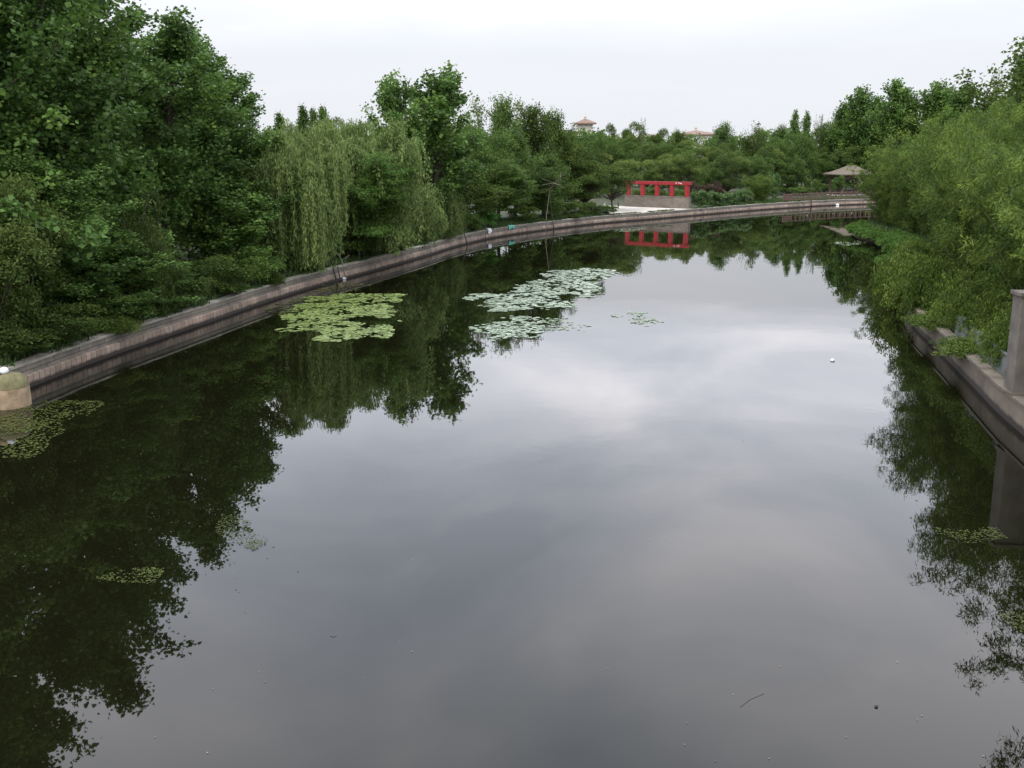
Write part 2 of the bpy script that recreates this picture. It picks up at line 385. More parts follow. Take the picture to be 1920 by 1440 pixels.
def bamboo(name, seed, h=8.0, w=6.5, culms=30, mat='bamboo', leaf=.22, low=.06):
    rr=random.Random(seed); r=np.random.default_rng(seed)
    mb=MB(); Ps=[];As=[];Ts=[]
    for i in range(culms):
        az=i*2.4+rr.gauss(0,.3); b=Vector((math.cos(az),math.sin(az),0))*rr.uniform(.1,.9)
        lean=rr.uniform(.02,.6); hh=h*rr.uniform(.55,1.02)*(1+.12*lean)
        d=Vector((math.cos(az)*lean*.7,math.sin(az)*lean*.7,1)); d.normalize()
        n=16; q=b.copy(); pts=[q.copy()]
        for j in range(n):
            t=j/n; d=(d+Vector((math.cos(az),math.sin(az),0))*(.012+.10*t*t*(.5+lean))+Vector((0,0,-.13*t**3))).normalized()
            q=q+d*hh*1.04/n
            pts.append(q.copy())
        zm=max(p.z for p in pts)
        mb.tube(pts,[.035*(1-.9*j/n) for j in range(n+1)],5)
        nt=int(34*hh/8)
        for k in range(nt):
            t=low+(1-low)*((k+rr.random())/nt)**.8; u=t*n; a=int(min(u,n-1)); p=pts[a].lerp(pts[a+1],min(1,u-a))
            az2=rr.uniform(0,6.28); el=rr.uniform(-.1,.7); L=rr.uniform(.3,1.35)*(1.15-.6*t)
            c=p+Vector((math.cos(az2)*math.cos(el),math.sin(az2)*math.cos(el),math.sin(el)-.1))*L
            if k%2==0: mb.tube([p,c],[.008,.003],3)
            m=64; g=rr.gauss(0,.2)
            dd=np.array([math.cos(az2),math.sin(az2),-.55])
            P=np.array(c)+r.normal(size=(m,3))*np.array([.17,.17,.11])+np.array([0,0,.05])
            A=unit(dd+r.normal(size=(m,3))*.75)
            Ps.append(P);As.append(A);Ts.append(.42+g+.12*(t-.5)+r.normal(size=m)*.12)
    P=np.concatenate(Ps);A=np.concatenate(As);T=np.concatenate(Ts);N=len(P)
    B=unit(np.cross(A,unit(r.normal(size=(N,3))*.7+np.array([0,0,1]))))
    L=leaf*r.uniform(.55,1.2,N); W=L*.2
    return mb.mesh(name+'_stems',M['culm']),leaf_mesh(name+'_crown',P,A,B,L,W,T,M[mat]),h,w
def bare_tree(name, seed, h=9.0, w=5.0, leaves=900, mat='dark'):
    rr=random.Random(seed); r=np.random.default_rng(seed); mb=MB(); C=[]
    def rec(p,d,L,rad,dep):
        pts=curve_pts(p,d,L,5,.06,.1,rr); mb.tube(pts,[rad*(1-.1*j) for j in range(6)],5 if dep<2 else 3)
        if dep>=4: C.extend(tuple(q) for q in pts[2:]); return
        for k in range(3 if dep<3 else 2):
            dd=(Vector(d)+Vector((rr.gauss(0,.5),rr.gauss(0,.5),rr.gauss(.1,.25)))).normalized()
            rec(pts[rr.choice([3,4,5])],dd,L*rr.uniform(.55,.78),rad*.55,dep+1)
    rec((0,0,0),(0,0,1),h*.36,.014*h,0)
    C=np.array(C); z=C[:,2].max(); 
    idx=r.integers(0,len(C),leaves); P=C[idx]+r.normal(size=(leaves,3))*.12
    A,B=rand_frames(r,leaves); L=.15*r.uniform(.6,1.2,leaves)
    return mb.mesh(name+'_trunk',M['greybark']),leaf_mesh(name+'_crown',P,A,B,L,L*.7,.5+r.normal(size=leaves)*.2,M[mat]),float(z),w

PROTO={}
def proto(kind):
    if kind not in PROTO:
        t,c,h0,w0=BUILD[kind]()
        co=np.empty(len(c.vertices)*3,dtype=np.float32); c.vertices.foreach_get('co',co); co=co.reshape(-1,3)
        h0=float(np.percentile(co[:,2],99.7)); w0=2*float(np.percentile(np.hypot(co[:,0],co[:,1]),95))
        print('PROTO',kind,len(c.polygons),round(h0,2),round(w0,2))
        PROTO[kind]=(t,c,h0,w0)
    return PROTO[kind]
BUILD={
 'poplar_a':lambda:poplar('poplar_a',11,14,8.5,leaf=.17,dens=1.6,nprim=54,spread=.2),
 'poplar_b':lambda:poplar('poplar_b',12,14,8.5,leaf=.165,dens=1.6,nprim=50,spread=.2),
 'poplar_c':lambda:poplar('poplar_c',23,12,7,leaf=.22,dens=.95,nprim=40,spread=.2,base=.12),
 'poplar_far':lambda:poplar('poplar_far',31,14,7,leaf=.28,dens=.9,nprim=40,spread=.28,base=.12,top=.35),
 'poplar_far2':lambda:poplar('poplar_far2',37,14,6,leaf=.28,dens=.8,nprim=34,spread=.28,base=.12,top=.5),
 'sparse':lambda:poplar('sparse',41,11,6,mat='dark',leaf=.2,dens=.22,nprim=30,spread=.22,base=.3,bark='greybark'),
 'locust':lambda:poplar('locust',43,11,8,mat='green',leaf=.19,dens=.95,nprim=44,spread=.3,base=.15,top=.0),
 'locust_b':lambda:poplar('locust_b',47,11,8,mat='dark',leaf=.2,dens=.95,nprim=40,spread=.28,base=.15,top=.0),
 'round_a':lambda:round_tree('round_a',51,8,8),
 'round_b':lambda:round_tree('round_b',52,8,7.5,mat='green',youngtop=.1),
 'round_c':lambda:round_tree('round_c',53,8,7,nclump=55,cr=.95,youngtop=.4),
 'round_dark':lambda:round_tree('round_dark',54,8,6,mat='dark',youngtop=.1,nclump=60),
 'olive':lambda:round_tree('olive_t',55,5,4,mat='olive',leaf=.12,nclump=70,per=420,base=.02,cr=.5,flat=1.1),
 'willow_a':lambda:willow('willow_a',61,8,7.5,strands=1500,minlen=.12),
 'willow_b':lambda:willow('willow_b',62,8,6,strands=1200,base=.02,minlen=.12),
 'willow_s':lambda:willow('willow_s',63,5,3.2,strands=420,leaf=.17,minlen=.25,base=.0),
 'layer':lambda:layered('layer',71),
 'layer_lean':lambda:layered('layer_lean',73,6,7,mat='green',lean=.55),
 'bamboo_a':lambda:bamboo('bamboo_a',81),
 'bamboo_b':lambda:bamboo('bamboo_b',82,culms=30),
 'bamboo_c':lambda:bamboo('bamboo_c',83,culms=38,h=7),
 'bare':lambda:bare_tree('bare',91),
 'bush_dark':lambda:round_tree('bush_dark',101,2.2,3.2,mat='dark',leaf=.12,nclump=34,per=230,base=.0,cr=.42,low=.0,youngtop=.1),
 'bush_green':lambda:round_tree('bush_green',102,2.2,3.2,mat='green',leaf=.12,nclump=34,per=230,base=.0,cr=.42,youngtop=.2),
 'bush_gloss':lambda:round_tree('bush_gloss',103,2.4,3.0,mat='gloss',leaf=.2,nclump=30,per=130,base=.0,cr=.45,youngtop=.2),
 'bush_bright':lambda:round_tree('bush_bright',104,2,2.4,mat='bright',leaf=.16,nclump=24,per=130,base=.0,cr=.38,youngtop=.1),
 'bush_red':lambda:round_tree('bush_red',105,3,3,mat='red',leaf=.12,nclump=34,per=220,base=.15,cr=.45,youngtop=.1),
 'bush_reed':lambda:round_tree('bush_reed',106,1.2,3.2,mat='reed',leaf=.13,nclump=34,per=230,base=.0,cr=.36,youngtop=.1),
 'under':lambda:willow('under_t',109,2.4,3.2,mat='bamboo',strands=420,leaf=.16,minlen=.3,base=-.1),
 'cone':lambda:poplar('cone_t',110,12,5,mat='green',leaf=.24,dens=1.1,nprim=44,spread=.28,base=.05,top=1.25),
 'weeper':lambda:willow('weeper',63,5,3.2,mat='olive',strands=420,leaf=.15,minlen=.25,base=.0),
 'sapling':lambda:round_tree('sapling',107,3.2,2.2,mat='green',leaf=.11,nclump=36,per=200,base=.12,cr=.34,flat=1.2),
}
rp=random.Random(5)
def plant(kind, name, X, Y, h, w, label, cat='tree', group=None, z=GZ, rz=None):
    t,c,h0,w0=proto(kind)
    e=empty(name,(X,Y,z),rp.uniform(0,6.28) if rz is None else rz,(w/w0,w/w0,h/h0))
    tag(e,label,cat,group)
    stem='stems' if kind.startswith(('bamboo','bush')) else 'trunk'
    obj(stem,t,None,e); obj('foliage' if kind.startswith(('bamboo','bush')) else 'crown',c,None,e)
    return e
def P(kind, name, px, D, ytop, w, label, cat='tree', group=None, rz=None, z=GZ):
    zt=gz(ytop,D); zm=(zt+z)/2
    return plant(kind,name,gX(px,D,zm),D,max(.5,zt-z),w,label,cat,group,z,rz)

# ------------------------------------------------------------------ banks
Lpx=[(0,748),(50,729),(200,671),(400,602),(500,567),(600,536),(707,507),(800,480),(870,459),(960,440.5),(1115,420.5),(1240,410),(1400,396),(1500,389),(1600,384)]
Lw=[(-19.5,-60),(-18,-20),(-16.6,10)]+[gp(x,y,0) for x,y in Lpx]+[(76,158),(130,163),(260,165)]
R_w=[(15.5,-60),(12.0,-10),(11.6,15),(12.95,25.4),(14.1,31),(15.3,36.4),(16.6,42.5),(17.9,47)]
R_b=[(17.9,47),(19.5,52),(23.5,63),(27.2,73),(29.0,83),(29.6,90),(33,95.5),(45,99),(80,102),(260,104)]
def smooth(pts, step=1.2):
    out=[]
    for i in range(len(pts)-1):
        p0=Vector(pts[max(i-1,0)]);p1=Vector(pts[i]);p2=Vector(pts[i+1]);p3=Vector(pts[min(i+2,len(pts)-1)])
        n=max(1,int((p2-p1).length/step)); n=min(n,40)
        for k in range(n):
            t=k/n
            out.append(.5*((2*p1)+(p2-p0)*t+(2*p0-5*p1+4*p2-p3)*t*t+(3*p1-p0-3*p2+p3)*t**3))
    out.append(Vector(pts[-1])); return out
LW=smooth(Lw); RW=smooth(R_w); RB=smooth(R_b)
def normals(pl, side):
    out=[]
    for i in range(len(pl)):
        d=(pl[min(i+1,len(pl)-1)]-pl[max(i-1,0)]).normalized()
        out.append(Vector((-d.y,d.x))*side)
    return out
def ribbon(name, pl, side, prof, mat, parent, jit=0.0, seed=1):
    """profile = [(offset away from water, z)...] swept along the bank line; UV u = arc length, v = height"""
    rr=random.Random(seed)
    nm=normals(pl,side); vs=[];us=[];s=0
    for i,p in enumerate(pl):
        if i: s+=(pl[i]-pl[i-1]).length
        j=rr.gauss(0,jit)
        for o,z in prof:
            q=p+nm[i]*o; vs.append((q.x,q.y,z+(j if z>.2 else 0))); us.append((s,z))
    k=len(prof); fs=[]
    for i in range(len(pl)-1):
        for j in range(k-1):
            a=i*k+j; fs.append((a,a+k,a+k+1,a+1))
    me=bpy.data.meshes.new(name); me.from_pydata(vs,[],fs); me.update()
    uv=me.uv_layers.new(name='UVMap')
    acc=[0.0]
    for j in range(1,k): acc.append(acc[-1]+math.dist(prof[j],prof[j-1]))
    for l in me.loops:
        u=us[l.vertex_index]; uv.data[l.index].uv=(u[0],prof[l.vertex_index%k][1] if abs(prof[-1][1]-prof[0][1])>.01 else acc[l.vertex_index%k])
    me.materials.append(mat)
    return obj(name,me,None,parent)
w=tag(empty('embankment_wall',(LW[0].x,LW[0].y,0)),'long curving stone retaining wall along the left and far water edge','wall')
w.location=(0,0,0)
ribbon('lower_course',LW,1,[(0,-1.2),(0,.36),(.03,.385),(.16,.395)],M['wall_low'],w)
ribbon('upper_course',LW,1,[(.12,.38),(.125,.70)],M['wall_up'],w)
ribbon('coping',LW,1,[(.13,.685),(.07,.685),(.07,.765),(.45,.775),(.46,.60)],M['wall_cap'],w,jit=.004)
w=tag(empty('embankment_wall',(0,0,0)),'stained concrete retaining wall at the right water edge below the bamboo','wall')
ribbon('wall_face',RW,-1,[(0,-1.2),(0,.70)],M['wall_right'],w)
ribbon('ledge',RW,-1,[(-.04,.68),(-.04,.76),(.34,.77),(.34,.5)],M['ledge'],w)
# ground sheets
def sheet(name, loop, z, mat, label=None, kind='structure'):
    me=bpy.data.meshes.new(name); me.from_pydata([(p[0],p[1],z) for p in loop],[],[tuple(range(len(loop)))]); me.update()
    me.materials.append(mat); o=obj(name,me); 
    if me.polygons[0].normal.z<0: me.flip_normals()
    return tag(o,label,None,None,kind)
nl=normals(LW,1); inner=[p+n*.42 for p,n in zip(LW,nl)]
sheet('ground',inner+[(600,165),(600,540),(-600,540),(-600,-60)],GZ,M['ground'],'earth bank behind the curving wall')
RA=RW+RB[1:]; nr=normals(RA,-1); innr=[p+n*(.48 if i<len(RW) else .9) for i,(p,n) in enumerate(zip(RA,nr))]
sheet('ground',innr+[(600,104),(600,-60)],GZ-.006,M['ground'],'earth bank under the bamboo')
w=ribbon('bank_slope',RB,-1,[(-.7,-.5),(-.15,.06),(.35,.38),(1.0,.728)],simple('dark_mud',(.025,.022,.014),(.055,.05,.028),1.5,.9,.6),None)
tag(w,'sloping muddy shore of the right bank',None,None,'structure')
me=bpy.data.meshes.new('water'); me.from_pydata([(-600,-240,0),(600,-240,0),(600,170,0),(-600,170,0)],[],[(0,1,2,3)]); me.materials.append(M['water'])
tag(obj('water',me),'still dark green canal water',None,None,'structure')

def wallD(px):
    best=None
    for a,b in zip(LW[:-1],LW[1:]):
        if a.y<5: continue
        xa=proj(a.x,a.y,0)[0]; xb=proj(b.x,b.y,0)[0]
        if (xa-px)*(xb-px)<=0 and xa!=xb:
            t=(px-xa)/(xb-xa); best=a.y+(b.y-a.y)*t
    return best if best else 28.0

# ------------------------------------------------------------------ trees, left bank
g='big leafy poplars on the left bank'
P('poplar_a','poplar_tree',-130,36,-330,9,'tall dark poplar left of the frame edge, seen mainly as a reflection','tree',g)
P('poplar_b','poplar_tree',40,40,-190,9,'leftmost and tallest dark poplar on the left bank above the boulder','tree',g)
P('poplar_a','poplar_tree',158,45,-50,8.4,'tall dark poplar with leaves reaching the top of the picture, right of the leftmost one','tree',g,rz=2)
P('poplar_b','poplar_tree',298,50,36,7.8,'dark poplar whose low branches hang over the left stone wall','tree',g,rz=4)
P('poplar_c','poplar_tree',392,60,62,3.6,'slim loose poplar whose thin top sticks up between the big left poplars','tree',g)
P('poplar_a','poplar_tree',425,55,138,6.6,'lowest of the big left poplars, next to the first pale willow','tree',g,rz=1)
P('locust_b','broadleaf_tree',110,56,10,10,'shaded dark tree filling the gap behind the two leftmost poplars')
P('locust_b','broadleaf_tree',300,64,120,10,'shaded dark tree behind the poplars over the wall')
P('poplar_b','poplar_tree',70,36,300,5.5,'short dark young poplar low on the left bank behind the olive bush','tree',None,rz=3)
P('poplar_a','poplar_tree',190,38.5,430,4.6,'short leafy young poplar leaning towards the left wall','tree',None)
P('poplar_b','poplar_tree',275,41,440,3.8,'low leafy young poplar with branches over the wall coping','tree',None)
P('poplar_c','poplar_tree',440,50.5,330,4.8,'mid-height leafy young poplar at the wall before the willows','tree',None)
P('olive','evergreen_tree',15,33,335,3.6,'yellow-olive dense evergreen at the left edge of the photo')
P('olive','evergreen_tree',-45,31,370,4.0,'second yellow-olive dense evergreen just past the left edge')
P('weeper','willow_tree',262,40.5,368,2.6,'small olive weeping tree hanging in front of the dark poplars')
# understorey along the left wall
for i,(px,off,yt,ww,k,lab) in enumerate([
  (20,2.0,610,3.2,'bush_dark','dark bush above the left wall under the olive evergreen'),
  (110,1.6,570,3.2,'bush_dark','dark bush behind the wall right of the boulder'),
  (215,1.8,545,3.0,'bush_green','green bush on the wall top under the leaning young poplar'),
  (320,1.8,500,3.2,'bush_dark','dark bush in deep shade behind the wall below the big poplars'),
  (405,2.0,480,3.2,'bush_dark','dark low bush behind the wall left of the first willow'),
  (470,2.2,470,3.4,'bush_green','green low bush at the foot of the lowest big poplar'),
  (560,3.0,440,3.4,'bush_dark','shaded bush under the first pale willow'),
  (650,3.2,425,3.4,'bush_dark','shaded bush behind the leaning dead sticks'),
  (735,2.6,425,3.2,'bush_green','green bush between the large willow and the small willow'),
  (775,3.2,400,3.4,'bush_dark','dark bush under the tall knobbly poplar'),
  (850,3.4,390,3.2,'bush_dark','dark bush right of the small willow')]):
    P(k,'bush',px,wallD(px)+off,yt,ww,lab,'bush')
# willows and middle distance
P('willow_b','willow_tree',545,wallD(545)+4.0,242,5.4,'tall pale willow right beside the big dark poplars')
P('willow_a','willow_tree',678,wallD(668)+4.5,238,8.6,'broadest pale green willow with long hanging strands behind the layered tree')
P('willow_b','willow_tree',612,wallD(610)+8,240,6.0,'pale willow behind, between the tall willow and the broadest willow')
P('willow_s','willow_tree',832,wallD(832)+1.3,325,3.0,'small willow drooping over the stone wall below the knobbly poplar')
P('layer','silk_tree',668,wallD(668)+1.6,285,5.6,'layered feathery green tree standing in front of the broadest willow')
P('poplar_c','poplar_tree',806,wallD(800)+4.5,127,6.8,'lone tall knobbly poplar standing above the small willow','tree',None,rz=1.2)
P('poplar_c','poplar_tree',752,wallD(752)+5.5,140,4.4,'slimmer knobbly poplar joined to the left side of the lone tall one','tree',None,rz=2.6)
P('locust_b','broadleaf_tree',820,wallD(820)+8,235,6.5,'dark rounded tree tucked behind the lone knobbly poplar')
gb='small distant conical poplars over the willows'
for px,yt,ww,lab in [(522,214,3.6,'leftmost of the small distant conical poplars above the willows'),
                 (566,200,3.4,'second distant conical poplar from the big dark trees'),
                 (590,206,3.0,'third distant conical poplar, in the middle of the tight trio'),
                 (611,202,3.4,'rightmost of the small distant conical poplars above the willows')]:
    P('cone','poplar_tree',px,128,yt,ww*.85,lab,'tree',gb)
P('round_dark','broadleaf_tree',643,120,223,5,'distant round dark tree right of the small conical poplars')
P('round_b','broadleaf_tree',690,118,232,6,'distant round green tree showing above the broadest willow')
P('round_b','broadleaf_tree',500,112,250,8,'distant round green tree behind the first willow')
P('sparse','sparse_tree',893,104,178,4.6,'thin half-bare tree with sky between its branches right of the knobbly poplar')
P('locust','broadleaf_tree',935,100,183,5.2,'tall light tree with an upswept top right of the half-bare tree')
P('locust_b','broadleaf_tree',992,103,197,4.8,'dark tree with a pointed top in the middle of the left skyline')
P('locust_b','broadleaf_tree',1046,109,208,4.6,'dark tree with a ragged top next left of the red-roofed tower')
P('round_b','broadleaf_tree',900,92,248,6.6,'broad round green tree below the half-bare tree')
P('locust','broadleaf_tree',965,96,243,4.8,'rounded green tree below the pointed dark tree')
P('locust','broadleaf_tree',862,96,235,5.2,'green tree between the knobbly poplar and the half-bare tree')
P('layer_lean','broadleaf_tree',915,wallD(915)+3.6,300,6.4,'low spreading tree with a leaning trunk behind the teal cloth','tree',None,rz=0)
P('layer_lean','broadleaf_tree',985,wallD(985)+4,315,5.4,'low spreading tree left of the pole frame','tree',None,rz=.5)
P('locust','broadleaf_tree',1020,wallD(1020)+5,290,5.4,'green tree directly behind the pole frame')
P('round_b','broadleaf_tree',1088,116,250,5.2,'light green rounded tree just below the red-roofed tower')
P('round_dark','broadleaf_tree',1098,wallD(1098)+6,290,5.6,'dark dense tree by the bank left of the paved corner')
P('round_c','broadleaf_tree',1150,wallD(1150)+8.5,288,6.0,'yellow-topped tree at the left end of the red pergola')
P('locust_b','broadleaf_tree',1060,wallD(1060)+10,270,6,'dark tree filling behind the pole frame')
P('locust_b','broadleaf_tree',860,wallD(860)+6,300,6,'shaded tree behind the small willow and dead stick')
for px,off,yt,ww,k,lab in [
  (885,1.5,402,2.4,'bush_green','green bush behind the wall left of the bright green one'),
  (915,1.6,393,2.2,'bush_bright','vivid bright green bush right behind the white cloth'),
  (980,2.0,385,2.8,'bush_dark','dark bush behind the wall between teal cloth and pole frame'),
  (1030,2.2,372,3.2,'bush_green','green bush behind the wall at the feet of the pole frame'),
  (1075,2.2,376,3.0,'bush_dark','dark bush behind the wall right of the pole frame'),
  (1105,2.2,378,2.6,'bush_dark','dark low bush before the dense dark tree'),
  (1138,1.6,385,2.2,'bush_dark','small clipped dark bush at the left tip of the pale paving')]:
    P(k,'bush',px,wallD(px)+off,yt,ww,lab,'bush')
# ------------------------------------------------------------------ far bank: from the pergola to the gazebo
P('round_c','broadleaf_tree',1235,137,290,4.8,'rounded yellow-green tree directly behind the left half of the red pergola')
P('round_a','broadleaf_tree',1290,139,284,5.6,'rounded tree with yellowish top behind the right half of the red pergola')
P('round_a','broadleaf_tree',1365,143,286,5.8,'rounded yellow-topped tree behind the hedge right of the pergola')
P('round_b','broadleaf_tree',1418,150,292,4.8,'green rounded tree above the bamboo-like bush')
P('round_dark','broadleaf_tree',1330,148,305,4.5,'dark tree between the two yellow-topped rounded trees')
P('round_dark','broadleaf_tree',1182,172,231,5.1,'dark dense egg-shaped tree on the skyline right of the red-roofed tower')
P('round_dark','broadleaf_tree',1135,165,234,3.7,'small dark round tree on the skyline between tower and egg-shaped tree')
P('round_dark','broadleaf_tree',1236,176,243,4.8,'dark flat-topped tree on the skyline above the red pergola')
P('locust_b','broadleaf_tree',1276,178,245,4.2,'dark tree on the skyline left of the far roof')
P('locust','broadleaf_tree',1352,170,231,5.5,'green pointed tree on the skyline right of the far roof')
P('sparse','sparse_tree',1415,172,228,5.8,'wide half-bare crown of twigs on the skyline above the bamboo-like bush')
P('round_dark','broadleaf_tree',1412,174,248,6.6,'dark round tree under the half-bare twigs')
P('bare','bare_tree',1202,168,220,1.4,'bare dead spindly treetop on the skyline above the pergola','tree',None)
P('round_a','broadleaf_tree',1215,158,268,6.2,'olive green rounded tree below the egg-shaped tree')
P('round_c','broadleaf_tree',1300,160,264,6.2,'light green rounded tree below the far roof')
P('round_b','broadleaf_tree',1255,156,268,5.6,'green rounded tree between pergola and skyline trees')
P('round_a','broadleaf_tree',1355,158,270,5.2,'olive rounded tree in front of the green pointed one')
P('round_b','broadleaf_tree',1160,150,262,5.6,'green rounded tree behind the yellow-topped tree by the pergola')
P('round_b','broadleaf_tree',1110,158,256,5.6,'green rounded tree in front of the red-roofed tower')
P('locust','broadleaf_tree',1458,172,236,5.1,'green tree on the skyline left of the twin narrow poplars')
P('poplar_far2','poplar_tree',1480,182,208,3.0,'left one of the twin narrow poplars on the skyline')
P('poplar_far2','poplar_tree',1507,182,210,2.8,'right one of the twin narrow poplars on the skyline')
P('bare','bare_tree',1530,178,214,2.6,'bare twiggy treetop right of the twin narrow poplars')
P('round_dark','broadleaf_tree',1545,176,232,4.8,'dark round tree on the skyline below the bare twigs')
P('round_b','broadleaf_tree',1490,166,250,7.0,'wide green rounded tree below the twin narrow poplars')
P('round_b','broadleaf_tree',1482,160,294,5.0,'bright green low tree left behind the wooden fence')
P('round_b','broadleaf_tree',1540,170,288,5.4,'bright green low tree left behind the gazebo')
P('round_a','broadleaf_tree',1440,162,272,5.0,'light green rounded tree over the glossy bush')
P('round_c','broadleaf_tree',1590,170,262,5.0,'yellow-green rounded tree directly above the gazebo roof')
P('round_c','broadleaf_tree',1640,170,246,5.6,'pale green rounded tree above right of the gazebo roof')
P('round_dark','broadleaf_tree',1620,182,270,5.9,'dark tree in the gap behind the gazebo')
P('locust','broadleaf_tree',1575,178,222,6.2,'green tree at the left foot of the tall far poplars')
gr='tall dark poplars on the right skyline'
for px,yt,ww,D,lab in [(1580,194,4.8,172,'lowest and leftmost of the tall dark poplars on the right skyline'),
    (1612,166,5.8,170,'second tall dark poplar from the left on the right skyline'),
    (1640,182,5.4,176,'shorter dark poplar between the second and the tallest one'),
    (1664,153,7.2,170,'tallest dark poplar of the left cluster on the right skyline'),
    (1704,178,7.2,172,'dark poplar at the right end of the left cluster'),
    (1757,156,7.0,170,'first dark poplar right of the gap in the right skyline'),
    (1787,168,7.0,175,'dark poplar in the middle of the second cluster'),
    (1817,160,7.2,170,'dark poplar nearest to the tall brownish tree at the right edge')]:
    P('poplar_far','poplar_tree',px,D,yt,ww,lab,'tree',gr)
for px,yt,ww,D,lab in [(1635,225,9,180,'dark rounded tree at the foot of the left poplar cluster'),
    (1710,232,9,178,'dark rounded tree under the gap between the two poplar clusters'),
    (1780,222,9,180,'dark rounded tree at the foot of the second poplar cluster'),
    (1850,190,6.5,88,'dark rounded tree behind the bamboo near the right edge')]:
    P('locust_b','broadleaf_tree',px,D,yt,ww,lab)
P('locust_b','broadleaf_tree',1900,66,84,7.5,'tall brownish dark tree with gaps in its crown at the top right edge')
P('sparse','sparse_tree',1860,70,120,5.0,'thin-leaved tree left of the tall brownish tree at the right edge')
P('locust_b','broadleaf_tree',2010,66,60,7.0,'tall dark tree just beyond the right edge')
# hedge and bushes beside the pergola
for px,D,yt,yb,ww,k,lab in [
  (1312,122,356,0,2.6,'bush_gloss','pale-leaved hedge bush touching the right end of the brick wall'),
  (1340,125,358,0,2.6,'bush_gloss','pale-leaved hedge bush, second right of the brick wall'),
  (1368,128,360,0,2.6,'bush_gloss','pale-leaved hedge bush, third right of the brick wall'),
  (1392,131,354,0,2.4,'bush_gloss','pale-leaved hedge bush next to the bamboo-like bush'),
  (1450,140,322,0,2.0,'bush_gloss','tall glossy light green bush at the left end of the fence path'),
  (1303,129,340,0,2.2,'bush_red','dark red-leaved bush right behind the end of the pergola'),
  (1338,133,340,0,2.6,'bush_red','dark red-leaved bush behind the pale hedge'),
  (1205,130,352,0,3.0,'bush_green','green bush seen through the left bays of the red pergola'),
  (1232,130,352,0,2.6,'bush_dark','dark bush seen through the middle bays of the red pergola'),
  (1268,129,355,0,3.0,'bush_green','green bush seen through the right bays of the red pergola'),
  (1495,156,350,0,2.6,'bush_green','low green bush behind the left part of the fence'),
  (1515,157,352,0,2.8,'bush_dark','low dark bush behind the middle of the fence'),
  (1475,160,346,0,3.6,'bush_green','green bush behind the pale path left of the fence'),
  (1440,158,345,0,4.0,'bush_dark','dark bush in shade behind the glossy bush'),
  (1545,166,345,0,3.4,'bush_green','green bush left of the gazebo floor'),
  (1620,166,345,0,3.4,'bush_green','green bush right of the gazebo floor')]:
    P(k,'bush',px,D,yt,ww,lab,'bush')
P('bamboo_c','bamboo_clump',1425,134,326,4.0,'rounded bamboo-like bush between the pale hedge and the fence path','bush')
P('sapling','young_tree',1574,151.5,329,1.9,'dense round young tree in front of the gazebo')
P('sapling','young_tree',1532,151,336,1.7,'thin young tree behind the middle of the wooden fence')

# far-off wood behind everything that reads as one mass
def wood(name, rows, mat, label, seed, leaf=.5):
    rr=random.Random(seed); r=np.random.default_rng(seed); Ps=[];Ts=[]
    for px0,px1,D,ytop,jit in rows:
        x=px0
        while x<px1:
            Dk=D+rr.uniform(-3,3); zt=gz(ytop+rr.uniform(-jit,jit),Dk); X=gX(x,Dk,4)
            z=GZ+.3
            while z<zt:
                R_=rr.uniform(1.1,1.9); n=150
                v=unit(r.normal(size=(n,3)))*r.uniform(.5,1.05,(n,1))*R_
                Ps.append(np.array([X+rr.gauss(0,.7),Dk+rr.gauss(0,1),min(z+R_*.5,zt-R_*.6)])+v); Ts.append(.4+rr.gauss(0,.1)+r.normal(size=n)*.12)
                z+=R_*.9
            x+=2.0*F/Dk
    P_=np.concatenate(Ps);T=np.concatenate(Ts);A,B=rand_frames(r,len(P_));L=leaf*r.uniform(.6,1.2,len(P_))
    return tag(obj(name,leaf_mesh(name,P_,A,B,L,L*.7,T,mat)),label,None,None,'stuff')
wood('woodland',[(380,1130,150,248,7),(1100,1420,196,259,4),(1420,1760,196,250,6)],M['green'],'far belt of woodland closing the view behind the trees',301)
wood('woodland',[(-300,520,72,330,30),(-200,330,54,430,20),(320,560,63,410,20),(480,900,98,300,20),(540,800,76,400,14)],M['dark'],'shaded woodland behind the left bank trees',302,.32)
wood('woodland',[(1640,2300,186,250,8)],M['green'],'woodland behind the bamboo on the right',303,.4)

# ------------------------------------------------------------------ bamboo thicket, right bank
gbm='bamboo clumps along the right bank'
def along(pl, s):
    for a,b in zip(pl[:-1],pl[1:]):
        L=(b-a).length
        if s<=L: 
            d=(b-a)/L; return a+d*s, Vector((d.y,-d.x))
        s-=L
    return pl[-1], Vector((1,0))
path=[v for v in RA if 14<v.y<99.3 and v.x<60]
tot=sum((b-a).length for a,b in zip(path[:-1],path[1:]))
rb=random.Random(77); s=1.5; n=0
while s<tot-1:
    p,nn=along(path,s)
    off=2.8 if p.y>37 else 2.5
    near=p.y<30
    hh=7.7+rb.uniform(-1.1,1.1)-(1.5 if p.y>80 else (.9 if p.y>55 else 0))-(1.6 if 24<p.y<34 else 0)
    q=p+nn*(off+rb.uniform(-.3,.6))
    if q.y>80: q.x=max(q.x, gX(1612,q.y,4)+2.7)
    px,py=proj(q.x,q.y,4)
    if px>1990: lab='bamboo clump just outside the right edge, seen only as a reflection'
    elif q.y<40: lab='nearest yellow-green bamboo clump behind the concrete pillar'
    elif q.y<44: lab='yellow-green bamboo clump overhanging the end of the right concrete wall'
    elif q.x>31 and px<1760: lab='low bamboo clump at the far tip of the right bank facing the fence'
    else: lab='feathery yellow-green bamboo clump leaning over the water on the right bank'
    plant(['bamboo_a','bamboo_b','bamboo_c'][n%3],'bamboo_clump',q.x,q.y,hh,5.4+rb.uniform(-.6,.7),lab,'bamboo',gbm,z=.55 if p.y>37 else GZ)
    s+=3.3; n+=1
s=3; n=0
